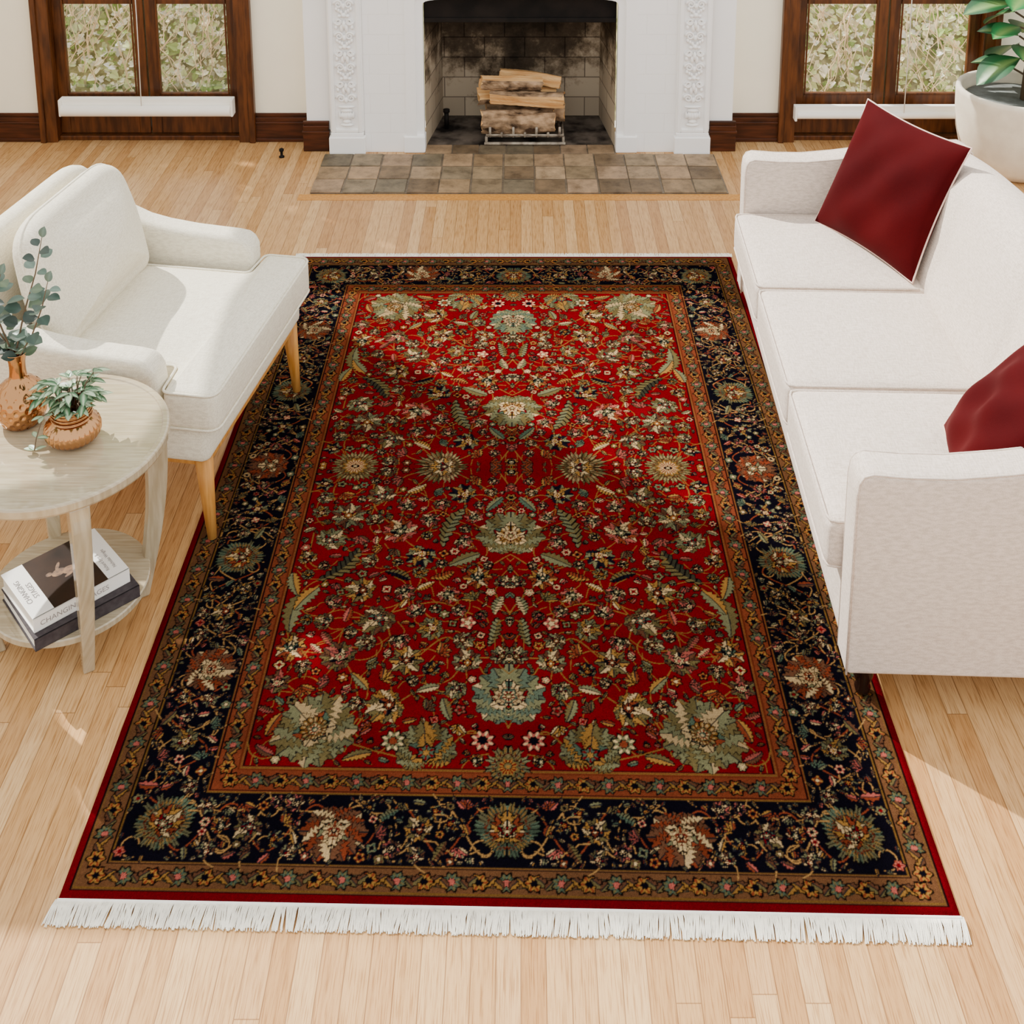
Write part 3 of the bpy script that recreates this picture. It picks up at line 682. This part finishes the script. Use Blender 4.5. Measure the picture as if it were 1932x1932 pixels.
fill(infield,7000,(.0165,.0128),gold,blk,.4,1.02)
fill(infield,11000,(.0088,),gold,blk,.3,1.06)
inb=(e<B2-.001)&(e>G2+.001)
bc=(B2+G2)/2; bu=.92-bc; bv=1.375-bc
bg_=S((156,116,66))
for ph_,cc in ((1,bg_),(-1,rust)):
    vine([(x,bv+ph_*.055*math.sin(x*math.pi/.1875*2)) for x in np.arange(0,bu+.001,.02)],cc,.0018)
    vine([(bu+ph_*.055*math.sin(y*math.pi/.195*2),y) for y in np.arange(0,bv+.001,.02)],cc,.0018)
for q in range(9): curl(.05+q*.094,bv+.045*(-1)**q,.028,q,1 if q%2 else -1,bg_); curl(bu+.045*(-1)**q,.05+q*.13,.028,q+1,1 if q%2 else -1,bg_)
fan=(S((80,94,74)),olive,must,rust,olive); plt_=(brown*1.3,rust,cream,rust*1.2,sage)
def fanm(x,y,rot): palm(x,y,.080,rot,fan,24,.10,.12,tip=0); lobed(x,y,.046,rot,(must,rust,cream,red,sage),9,2.2,False)
fanm(0,bv,0); lobed(.375,bv,.078,math.pi,plt_,17,2.9); palm(.375,bv,.036,math.pi,(cream,rust,cream,red,navy),9,.3,.2,False); fanm(bu-.005,bv-.005,-.785)
lobed(bu,0,.074,math.pi/2,plt_,15,2.8); fanm(bu,.4,math.pi/2); lobed(bu,.79,.074,-math.pi/2,plt_,17,2.9); palm(bu,.79,.036,-math.pi/2,(cream,rust,cream,red,navy),9,.3,.2,False)
for (x,y,r) in ((.19,bv,.75),(.56,bv,2.3),(bu,.2,.3),(bu,.6,1.9),(bu,1.0,.6)):
    lobed(x,y,.038,r,pals[int(x*100+y*10)%10],9,2.6,ol=navy)
fill(inb,3000,(.025,.0195),bg_,navy,.45,.96)
fill(inb,12000,(.0145,.0115),bg_,navy,.35,.96)
fill(inb,26000,(.0076,),bg_,navy,.35,.96)
def guard(eo,ei,phase):
    c=(eo+ei)/2; w=(ei-eo)/2; uu=.92-c; vv=1.375-c; st=.056
    def put(x,y,k,ang):
        t=k%4
        if t==0: rose(x,y,w*.85,8,0,teal*.9,pink,olive,False)
        elif t==2: rose(x,y,w*.8,6,.5,must*.9,navy,rust,False)
        else:
            for s_ in (-1,1): leafr(x+(0 if ang else s_*.009),y+(s_*.009 if ang else 0),w*1.6,w*.7,ang+.7*s_*(1 if t==1 else -1),.2,(must*.75 if t==1 else olive),brown,False)
    vine([(x,vv+w*.45*math.sin(x*2*math.pi/.112)) for x in np.arange(0,uu,.01)],S((46,44,32)),.0018)
    vine([(uu+w*.45*math.sin(y*2*math.pi/.112),y) for y in np.arange(0,vv,.01)],S((46,44,32)),.0018)
    k=0; x=0
    while x<uu+.001: put(x,vv,k,0); x+=st*.5*1.02; k+=1
    k=0; y=0
    while y<vv-.02: put(uu,y,k,math.pi/2); y+=st*.5*1.0; k+=1
guard(G1+.006,G2-.006,0); guard(B2+.006,F0-.012,1)
cv*=(0.82+.36*rng.random((NY,NX,1)))
sm=cv.copy(); sm[1:-1,1:-1]=cv[1:-1,1:-1]*.68+.08*(cv[:-2,1:-1]+cv[2:,1:-1]+cv[1:-1,:-2]+cv[1:-1,2:]); cv=sm
full=np.concatenate([cv[::-1],cv],0); full=np.concatenate([full[:,::-1],full],1)
full*= (0.9+.2*rng.random(full.shape[:2]+(1,)))
bands=np.interp(np.arange(full.shape[0]),np.linspace(0,full.shape[0],60),rng.uniform(.86,1.12,60)); full*=bands[:,None,None]
ny,nx=full.shape[:2]
xs=(np.arange(nx)+.5)*CE-.92; ysv=(np.arange(ny)+.5)*CE-1.375
XX,YY=np.meshgrid(xs,ysv)
wy=-YY-.018*(XX/.92)*((YY/1.375+1)/2); 
ed=np.minimum(.92-np.abs(XX),1.375-np.abs(YY)); zz=.003+.009*np.sqrt(np.clip(ed/.012,0,1))
co=np.stack([XX,wy,zz],-1).reshape(-1,3).astype(np.float32)
idx=np.arange(nx*ny).reshape(ny,nx)
fa=np.stack([idx[1:,:-1],idx[1:,1:],idx[:-1,1:],idx[:-1,:-1]],-1).reshape(-1,4)
me=bpy.data.meshes.new('rug'); me.vertices.add(nx*ny); me.vertices.foreach_set('co',co.ravel())
me.loops.add(fa.size); me.loops.foreach_set('vertex_index',fa.ravel().astype(np.int32)); me.polygons.add(len(fa)); me.polygons.foreach_set('loop_start',np.arange(0,fa.size,4,dtype=np.int32))
me.update(calc_edges=True)
ca=me.color_attributes.new('Col','FLOAT_COLOR','POINT'); col4=np.ones((nx*ny,4),np.float32); col4[:,:3]=full.reshape(-1,3); ca.data.foreach_set('color',col4.ravel())
me.materials.append(M['rug'])
RUGC=(-.03,3.365)
rug=bpy.data.objects.new('rug',me); COL.objects.link(rug); rug.location=(RUGC[0],RUGC[1],0); props(rug,'red and navy floral oriental rug with white fringe on oak floor','rug')
mb=MB()
for (sgn,Lf) in ((-1,.050),(1,.038)):
    n=1500
    for k in range(n):
        x=-.925+1.85*(k+rr.random())/n; y0=sgn*1.372-(.018*(x/.92) if sgn<0 else 0); cl=math.sin(x*95)*.003+math.sin(x*41)*.003; dx=rr.gauss(0,.003)+cl-(.003 if sgn<0 else 0); L=Lf*rr.uniform(.9,1.08); w=rr.uniform(.0008,.0014)
        p=[(x,y0,.006),(x+dx*.3,y0+sgn*L*.3,.009),(x+dx*.8,y0+sgn*L*.7,.006),(x+dx*1.2,y0+sgn*L,.0025)]
        ids=[]
        for (a,b,c) in p: ids.append((mb.addv((a-w,b,c-.001)),mb.addv((a,b,c+.0012)),mb.addv((a+w,b,c-.001))))
        for q in range(3):
            for s_ in (0,1): mb.addf((ids[q][s_],ids[q][s_+1],ids[q+1][s_+1],ids[q+1][s_]))
mb.tube([(-.92,-1.374+.018,.006),(.92,-1.374-.018,.006)],.004,6)
fr=mb.obj('fringe',rug,M['fringe']); fr['kind']='stuff'; fr['label']='white cotton fringe'

# ---------------------------------------------------------------- sofa
SO=(.775,2.46); SR=math.radians(-2)
sofa=empty('sofa',(SO[0],SO[1],0),SR,'oatmeal linen three-seat sofa with dark turned legs','sofa')
SL=1.88; SD=.84
mb=MB(); mb.rbox(.42,SL/2,.215,.82,SL-.03,.20,.018,n=8); mb.obj('base',sofa,M['sofa'],smooth=True)
prof=[(0,.115),(-.002,.60),(.002,.636),(.012,.654),(.032,.661),(.12,.655),(.22,.655),(.34,.668),(.46,.686),(.58,.70),(.70,.712),(.80,.715),(.835,.70),(.84,.66),(.84,.115)]
for y0 in (0,SL-.095):
    mb=MB(); mb.prism(prof,y0,y0+.095,lambda a,b,t:(a,t,b)); o=mb.obj('arm',sofa,M['sofa'],smooth=True,bevel=.013,seg=4)
for y0 in (0.003,.092,SL-.092,SL-.003):
    mb=MB(); mb.tube([(a+(.003 if a<.1 else -.003 if a>.8 else 0),y0,b-(.003 if b>.6 else 0)) for a,b in prof],.0028,6); mb.obj('arm_piping',sofa,M['sofa'],smooth=True)
for k in range(3):
    mb=MB(); mb.rbox(.25,.10+.28+.56*k,.385,.575,.552,.135,.024,puff=.022,n=12)
    mb.obj('seat_cushion',sofa,M['sofa'],smooth=True)
    y0=.10+.56*k+.004; y1=y0+.552
    mb=MB()
    for zz in (.448,.323): mb.tube([(.5,y0+.007,zz),(-.012,y0+.007,zz),(-.028,y0+.012,zz),(-.034,y0+.03,zz),(-.034,y1-.03,zz),(-.028,y1-.012,zz),(-.012,y1-.007,zz),(.5,y1-.007,zz)],.0038,6)
    mb.obj('cushion_piping',sofa,M['sofa'],smooth=True)
def sback():
    mb=MB(); n=72; rings=[]
    for k in range(n+1):
        y=.03+(SL-.06)*k/n; s_=math.sin(math.pi*(y/SL)); Hh=.70+.15*max(s_,0)**.9
        pr=[(.50,.20),(.515,.42),(.54,.50),(.58,.60),(.625,Hh-.06),(.645,Hh-.02),(.67,Hh),(.72,Hh+.004),(.77,Hh-.006),(.805,Hh-.035),(.825,Hh-.08),(.835,.5),(.835,.12),(.50,.12)]
        rings.append([mb.addv((a-.026*abs(math.sin(3*math.pi*(y-.1)/(SL-.2)))**.4*(1 if i<5 else 0),y,z)) for i,(a,z) in enumerate(pr)])
    m=len(rings[0])
    for k in range(n):
        for j in range(m): mb.addf((rings[k][j],rings[k+1][j],rings[k+1][(j+1)%m],rings[k][(j+1)%m]))
    mb.addf(rings[0]); mb.addf(rings[-1][::-1]); return mb
sback().obj('backrest',sofa,M['sofa'],smooth=True)
for (x,y,zb) in ((.06,.06,.013),(.06,SL-.06,.013),(.78,.06,0),(.78,SL-.06,0)):
    mb=MB(); mb.lathe([(.013,zb),(.017,zb+.004),(.020,.03),(.016,.042),(.024,.065),(.026,.09),(.026,.117)],20,x,y); mb.obj('leg',sofa,M['darkleg'],smooth=True)
def pillow(A,Bp,Cp,Dp,hx,hy,T,label,name='throw_pillow'):
    A,Bp,Cp,Dp=map(Vector,(A,Bp,Cp,Dp)); c=(A+Bp+Cp+Dp)/4; ux=(Bp-A+Cp-Dp).normalized(); uy=(Dp+Cp-A-Bp); uy=(uy-ux*uy.dot(ux)).normalized(); uz=ux.cross(uy)
    e=empty(name,c,0,label,'throw pillow','burgundy velvet throw pillows'); e.matrix_world=Matrix.Translation(c)@Matrix((ux,uy,uz)).transposed().to_4x4()
    mb=MB(); n=32
    def P(u,v,s): 
        k=1-.07*(1-v*v)*abs(u)**2; k2=1-.07*(1-u*u)*abs(v)**2
        t=T*((1-abs(u)**2.6)*(1-abs(v)**2.6))**.55
        env=(1-u*u)*(1-v*v)
        wr=(.010*math.sin(5*u+4*v)+.006*math.sin(9*u-6*v))*env*(1 if s else 0)
        return (hx*u*k,hy*v*k2,s*t+wr)
    for s_ in (1,-1):
        g=[[mb.addv(P(math.sin((2*i/n-1)*math.pi/2),math.sin((2*j/n-1)*math.pi/2),s_)) for j in range(n+1)] for i in range(n+1)]
        for i in range(n):
            for j in range(n): mb.addf((g[i][j],g[i+1][j],g[i+1][j+1],g[i][j+1]))
    o=mb.obj('pillow_cover',e,M['red'],smooth=True)
    mb=MB(); pts=[]
    for (f) in (lambda t:(t,-1),lambda t:(1,t),lambda t:(-t,1),lambda t:(-1,-t)):
        for k in range(20): u,v=f(-1+2*k/20); pts.append(P(u,v,0))
    mb.tube(pts,.0035,6,closed=True); mb.obj('piping',e,M['pipe'],smooth=True)
pillow((1.075,4.17,.475),(1.285,3.735,.475),(1.49,3.786,.885),(1.30,4.17,.89),.25,.245,.07,'burgundy velvet throw pillow with pale piping standing in the sofa corner')
pillow((1.13,2.89,.470),(1.05,2.54,.470),(1.29,2.52,.80),(1.38,2.87,.80),.19,.205,.065,'burgundy velvet throw pillow with pale piping tucked beside the sofa arm')

# ---------------------------------------------------------------- armchair
ch=empty('armchair',(-1.168,3.464,0),math.radians(-9.1),'cream upholstered armchair with honey oak legs','armchair')
def rounded(pts,r,n=6):
    out=[]; m=len(pts)
    for i in range(m):
        p=Vector(pts[i][:2]); a=Vector(pts[i-1][:2]); b=Vector(pts[(i+1)%m][:2]); rr_=pts[i][2] if len(pts[i])>2 else r
        da=(a-p).normalized(); db=(b-p).normalized(); s0=p+da*min(rr_,(a-p).length*.49); s1=p+db*min(rr_,(b-p).length*.49)
        for k in range(n+1):
            t=k/n; out.append(tuple(s0*(1-t)**2+p*2*t*(1-t)+s1*t*t))
    res=[]
    for i in range(len(out)):
        a=Vector(out[i]); b=Vector(out[(i+1)%len(out)]); L=(b-a).length; k=max(1,int(L/.03))
        for q in range(k): res.append(tuple(a+(b-a)*q/k))
    return res
mb=MB(); mb.rbox(-.005,0,.262,.70,.74,.026,.006,n=6); mb.obj('frame',ch,M['oak'],smooth=True)
for (x,y,dx,dy,zb) in ((.325,.355,.015,.008,.013),(.325,-.355,.015,-.008,.013),(-.33,.33,-.05,.01,0),(-.33,-.33,-.05,-.01,0)):
    mb=MB(); mb.tube([(x+dx,y+dy,zb),(x+dx*.5,y+dy*.5,.14),(x,y,.27)],[.013,.020,.027],14); mb.obj('leg',ch,M['oak'],smooth=True)
mb=MB(); mb.rbox(-.01,0,.325,.735,.79,.11,.025,n=8); mb.obj('seat_base',ch,M['chair'],smooth=True)
T_=rounded([(-.30,-.275,.03),(.225,-.275,.02),(.235,-.405,.025),(.395,-.405,.04),(.395,.405,.04),(.235,.405,.025),(.225,.275,.02),(-.30,.275,.03)],.04)
mb=MB(); mb.outline(T_,(.29,0),.118,.022,.026,lambda a,b,c:(a,b,.441+c))
mb.obj('seat_cushion',ch,M['chair'],smooth=True)
mb=MB()
for zz in (.495,.388): mb.tube([(p[0]*.995,p[1]*.995,zz) for p in T_],.0042,6,closed=True)
mb.obj('cushion_welt',ch,M['chair'],smooth=True)
ap=[(.20,.30),(.220,.35),(.222,.50),(.220,.545),(.208,.572),(.185,.585),(.15,.590),(.10,.592),(.0,.597),(-.10,.608),(-.17,.622),(-.23,.645),(-.28,.68),(-.32,.72),(-.37,.72),(-.38,.5),(-.36,.30)]
for s_ in (-1,1):
    mb=MB(); mb.prism(ap,0,.090,lambda a,b,t:(a,s_*(.300+t+.09*(b-.32)),b)); mb.obj('arm',ch,M['chair'],smooth=True,bevel=.022,seg=6)
bo=rounded([(-.375,0,.02),(.375,0,.02),(.395,.30,.05),(.375,.505,.15),(-.375,.505,.15),(-.395,.30,.05)],.1)
def fb(x0,z0,tilt):
    R=Matrix.Rotation(tilt,3,'Y')
    return lambda a,b,c:(Vector((x0,0,z0))+R@Vector((c,a,b)))
mb=MB(); mb.outline(bo,(0,.25),.075,.034,.0,fb(-.335,.33,math.radians(-7))); mb.obj('backrest',ch,M['chair'],smooth=True)
bc_=rounded([(-.285,0,.06),(.285,0,.06),(.306,.20,.06),(.275,.41,.13),(-.275,.41,.13),(-.306,.20,.06)],.1,8)
mb=MB(); F_=fb(-.150,.485,math.radians(-14)); mb.outline(bc_,(0,.19),.100,.049,.072,F_)
mb.obj('back_cushion',ch,M['chair'],smooth=True)
mb=MB(); mb.tube([F_(p[0]*1.0,p[1]*1.0,.0) for p in bc_],.004,6,closed=True); mb.obj('cushion_welt',ch,M['chair'],smooth=True)

# ---------------------------------------------------------------- side table
TC=(-1.185,2.755)
tb=empty('side_table',(TC[0],TC[1],0),0,'round whitewashed wood side table with lower shelf','side table')
mb=MB(); mb.lathe([(.268,.520),(.276,.524),(.279,.530),(.279,.547),(.277,.551),(.272,.552),(.262,.552),(.259,.548),(.001,.548)],96); mb.obj('tabletop',tb,M['wash'],smooth=False,bevel=.001)
mb=MB(); mb.lathe([(.195,.10),(.203,.104),(.203,.118),(.2,.121),(.001,.121)],72); mb.obj('shelf',tb,M['wash'])
for k in range(4):
    an=math.radians(-59+90*k); mb=MB(); R=Matrix.Rotation(an,3,'Z'); rings=[]
    for q in range(17):
        z=.520*q/16; t=q/16; r=.185+.073*math.sin(t*math.pi*.58); wt=.014+.010*t; wr=.015+.016*t
        rings.append([mb.addv(R@Vector((r-(wr-.012)+a*wr,b*wt,z))) for a,b in ((-1,-1),(1,-1),(1,1),(-1,1))])
    for q in range(16):
        for j in range(4): mb.addf((rings[q][j],rings[q][(j+1)%4],rings[q+1][(j+1)%4],rings[q+1][j]))
    mb.addf(rings[0][::-1]); mb.addf(rings[-1]); mb.obj('leg',tb,M['wash'],bevel=.004)
TZ=.5485
va=empty('vase',(-1.297,2.82,TZ),0,'hammered copper bottle vase holding eucalyptus stems','vase')
def dimp(a,z):
    if z<.004 or z>.125: return 1
    row=z/.0145; k=math.floor(row); f=row-k
    c=math.cos(14*a+(math.pi if k%2 else 0)); return 1-.07*max(0,c)*math.sin(math.pi*f)
mb=MB(); mb.lathe(dens([(.03,0),(.048,.005),(.062,.03),(.068,.058),(.064,.085),(.048,.110),(.026,.128),(.021,.145),(.021,.175),(.027,.198),(.029,.202),(.026,.200),(.018,.17),(.018,.14)],8),168,fn=dimp); mb.obj('vase_body',va,M['hammer'],smooth=True)
eu=empty('eucalyptus',(-1.297,2.82,TZ+.15),0,'grey green eucalyptus branches standing in a copper vase','plant')
ms=MB(); ml=MB(); r2=random.Random(11)
eg=[s2l(c) for c in ((84,104,90),(100,120,106),(58,78,68),(88,104,80),(48,62,54))]
stems=[[(0,0,-.02),(.0,0,.05),(.03,.0,.16),(.06,.02,.26),(.085,.02,.36)],[(0,0,-.02),(-.01,0,.05),(-.03,-.01,.14),(-.03,-.02,.22),(-.01,-.02,.28)],[(0,0,-.02),(.01,-.01,.04),(.06,-.03,.12),(.095,-.04,.2),(.115,-.04,.27)],[(0,0,-.02),(-.01,.01,.04),(-.05,.02,.10),(-.08,.03,.16),(-.09,.03,.20)]]
for st in stems:
    ms.tube(st,[.0028,.0026,.0022,.0018,.001][:len(st)],6)
    P_=[Vector(p) for p in st]
    for seg in range(1,len(P_)-1):
        for t in (.1,.4,.7):
            b=P_[seg].lerp(P_[seg+1],t)
            a=r2.uniform(0,6.28)
            for s_ in (0,1):
                d=Vector((math.cos(a+s_*3.1),math.sin(a+s_*3.1),r2.uniform(-.1,.6))); c=r2.choice(eg); L=r2.uniform(.036,.052)*(1.1-.1*seg)
                ml.leaf(b+d*.008,d,(r2.uniform(-.4,.4),r2.uniform(-.6,0),1),L,L*.82,tuple(v*1.3 for v in c),c,curl=.1,shape=.9)
    ml.leaf(P_[-1],P_[-1]-P_[-2],(0,-1,.5),.03,.022,eg[1],eg[0])
ms.obj('stem',eu,M['stem'],smooth=True); ml.obj('leaves',eu,M['leaf'],smooth=True,colors=True)
pc=(-1.137,2.745,TZ)
po=empty('plant_pot',pc,0,'ribbed rose gold metal plant pot on the side table','plant pot')
mb=MB(); mb.lathe(dens([(.036,0),(.046,.004),(.062,.018),(.067,.035),(.063,.052),(.052,.062),(.046,.066),(.047,.072),(.049,.098),(.050,.101),(.047,.101),(.044,.09),(.043,.07)],4),180,fn=lambda a,z:1+(.055*abs(math.cos(a*15)) if .005<z<.055 else 0)); mb.obj('pot_body',po,M['copper'],smooth=True)
mb=MB()
for zz in (.072,.082,.092): mb.tube([(.0495*math.cos(a),.0495*math.sin(a),zz) for a in np.linspace(0,2*math.pi,40,endpoint=False)],.0018,5,closed=True)
mb.obj('pot_rim_ring',po,M['copper'],smooth=True)
pp=empty('striped_plant',(pc[0],pc[1],TZ+.085),0,'small trailing plant with striped green leaves in a pot','plant')
ms=MB(); ml=MB(); dg=s2l((36,72,42)); lg=s2l((176,196,160)); mg=s2l((84,122,84))
for k in range(38):
    a=r2.uniform(0,6.28); rad=r2.uniform(.012,.07); hz=r2.uniform(.005,.085); 
    tip=Vector((rad*math.cos(a),rad*math.sin(a),hz)); b=Vector((.02*math.cos(a),.02*math.sin(a),.0)); mid=(tip+b)/2+Vector((0,0,.02)); ms.tube([b,mid,tip],[.0018,.0016,.001],5)
    for q in range(3):
        aa=a+(q-1)*.9; d=Vector((math.cos(aa),math.sin(aa),r2.uniform(-.2,.5))); L=r2.uniform(.03,.048)
        ml.leaf(tip-d*.004,d,(0,0,1),L,L*.46,lg,dg,lg if q%2 else mg,curl=.25)
tr=[(-.03,-.02,.02),(-.055,-.04,.01),(-.07,-.055,-.04),(-.076,-.06,-.072)]
ms.tube(tr,.0015,5)
for p in tr[1:]:
    for q in range(3): a=r2.uniform(0,6.28); ml.leaf(p,(math.cos(a),math.sin(a),.05),(0,0,1),.03,.014,lg,mg,lg,curl=.05)
ms.obj('stem',pp,M['stem'],smooth=True); ml.obj('leaves',pp,M['leaf'],smooth=True,colors=True)
def text(body,size,mat,parent,M4,name='title_text'):
    cu=bpy.data.curves.new('t','FONT'); cu.body=body; cu.size=size; cu.extrude=.0001; o=bpy.data.objects.new('t',cu); COL.objects.link(o)
    bpy.context.view_layer.update(); me=bpy.data.meshes.new_from_object(o.evaluated_get(bpy.context.evaluated_depsgraph_get())); bpy.data.objects.remove(o)
    me.materials.clear(); me.materials.append(mat); me.transform(M4); q=bpy.data.objects.new(name,me); COL.objects.link(q); q.parent=parent; return q
def book(loc,rz,L,W,T,cm,label,pagem=M['paper']):
    e=empty('book',loc,rz,label,'book','books on the table shelf')
    mb=MB(); mb.box(0,L,0,W,0,.003); mb.box(0,L,0,W,T-.003,T); mb.box(0,L,0,.004,0,T); mb.obj('cover',e,cm,bevel=.001)
    mb=MB(); mb.box(.004,L-.004,.004,W-.004,.003,T-.003); mb.obj('pages',e,pagem)
    return e
b1=book((-1.184,2.522,.1215),math.radians(42),.27,.225,.034,M['grey'],'large charcoal cloth hardback book on the table shelf')
b2=book((-1.192,2.542,.156),math.radians(43.5),.25,.205,.040,M['cover'],'white and brown jacketed hardback titled Changing Stages')
zt_=.0400
mb=MB(); mb.box(.054,.194,.001,.204,zt_,zt_+.0004); mb.obj('cover_picture',b2,M['brown'])
def flat(mb,pts,z):
    i=[mb.addv((a,b,z)) for a,b in pts]; mb.addf(i)
def ell(cx,cy,rx,ry,rot=0,n=18): return [(cx+rx*math.cos(t)*math.cos(rot)-ry*math.sin(t)*math.sin(rot),cy+rx*math.cos(t)*math.sin(rot)+ry*math.sin(t)*math.cos(rot)) for t in np.linspace(0,2*math.pi,n,endpoint=False)]
mb=MB(); z0=zt_+.0005
for k,sh in enumerate((ell(.090,.120,.008,.007),ell(.112,.112,.018,.013,.1),ell(.138,.102,.020,.015,-.3),ell(.162,.090,.020,.022,-.3),ell(.118,.134,.016,.0045,1.0),ell(.130,.088,.014,.0045,.3),ell(.158,.060,.010,.022,.5))): flat(mb,sh,z0+k*.00003)
mb.obj('cover_figure',b2,M['skin'])
Mt=Matrix.Translation((.024,.055,zt_+.0006))@Matrix.Rotation(math.pi/2,4,'Z'); text('CHANGING',.0185,M['ink'],b2,Mt)
Mt=Matrix.Translation((.044,.065,zt_+.0006))@Matrix.Rotation(math.pi/2,4,'Z'); text('STAGES',.0185,M['ink'],b2,Mt)
Mt=Matrix.Translation((.212,.03,zt_+.0006))@Matrix.Rotation(math.pi/2,4,'Z'); text('Richard Eyre &',.0125,M['lightink'],b2,Mt,'author_text')
Mt=Matrix.Translation((.230,.03,zt_+.0006))@Matrix.Rotation(math.pi/2,4,'Z'); text('Nicholas Wright',.0125,M['lightink'],b2,Mt,'author_text')
Mt=Matrix.Translation((.016,-.0004,.013))@Matrix.Rotation(math.pi/2,4,'X'); text('CHANGING STAGES',.0195,M['lightink'],b2,Mt,'spine_text')

# ---------------------------------------------------------------- planter & fig
pl=empty('planter',(2.44,5.66,0),0,'large round cream concrete planter on the oak floor','planter')
mb=MB(); mb.lathe([(.15,0),(.185,.008),(.225,.05),(.258,.12),(.278,.2),(.288,.3),(.292,.40),(.290,.418),(.283,.424),(.270,.422),(.262,.41),(.258,.33),(.25,.3)],72); mb.obj('pot_body',pl,M['concrete'],smooth=True)
mb=MB(); mb.lathe([(.235,.28),(.252,.355),(.25,.36),(.001,.362)],40); mb.obj('pot_liner',pl,M['soil'],smooth=True)
fg=empty('fiddle_leaf_fig',(2.47,5.66,.365),0,'large leafy fiddle leaf fig growing in a cream planter','plant')
ms=MB(); ml=MB(); ms.tube([(0,0,0),(.01,0,.3),(-.01,.0,.7),(.0,0,1.2)],[.02,.018,.015,.01],10)
fm=s2l((120,154,86)); r3=random.Random(5)
for k in range(50):
    bz=.13+1.05*k/50; a=k*2.4; dx,dy=math.cos(a),math.sin(a); dz=r3.uniform(-.4,.3); L=r3.uniform(.17,.25)
    c=r3.choice(((18,62,30),(26,78,40),(34,92,50),(22,70,36))); fd=s2l(c); fl=s2l(tuple(min(255,v*1.35) for v in c))
    st=r3.uniform(.03,.09)
    ms.tube([(0,0,bz-.03),(dx*st,dy*st,bz)],.005,6)
    ml.leaf((dx*st,dy*st,bz),(dx,dy,dz),(0,-.2,1),L,L*.74,fm,fd,fl,curl=.3,shape=1.25,nu=10,fold=.12)
ms.obj('trunk',fg,M['stem'],smooth=True); ml.obj('leaves',fg,M['leaf'],smooth=True,colors=True)

# ---------------------------------------------------------------- camera & light
cam=bpy.data.cameras.new('camera'); co_=bpy.data.objects.new('camera',cam); COL.objects.link(co_)
co_.location=(0,0,2.5); co_.rotation_euler=(math.radians(90-12.4),0,0); cam.sensor_width=36; cam.lens=2300/1932*36; cam.shift_x=-17/1932; cam.shift_y=-1113/1932; cam.clip_start=.05
scene.camera=co_
w=bpy.data.worlds.new('world'); scene.world=w; w.use_nodes=True; bg=w.node_tree.nodes['Background']; bg.inputs[0].default_value=(1,.995,.98,1); bg.inputs[1].default_value=1.95
sl=bpy.data.lights.new('sun','SUN'); sl.energy=9.0; sl.angle=math.radians(.6); sl.color=(1,.97,.9); so_=bpy.data.objects.new('sun',sl); COL.objects.link(so_)
so_.rotation_euler=Vector((.82,-.667,-1)).to_track_quat('-Z','Y').to_euler(); so_.location=(-4,5,5)
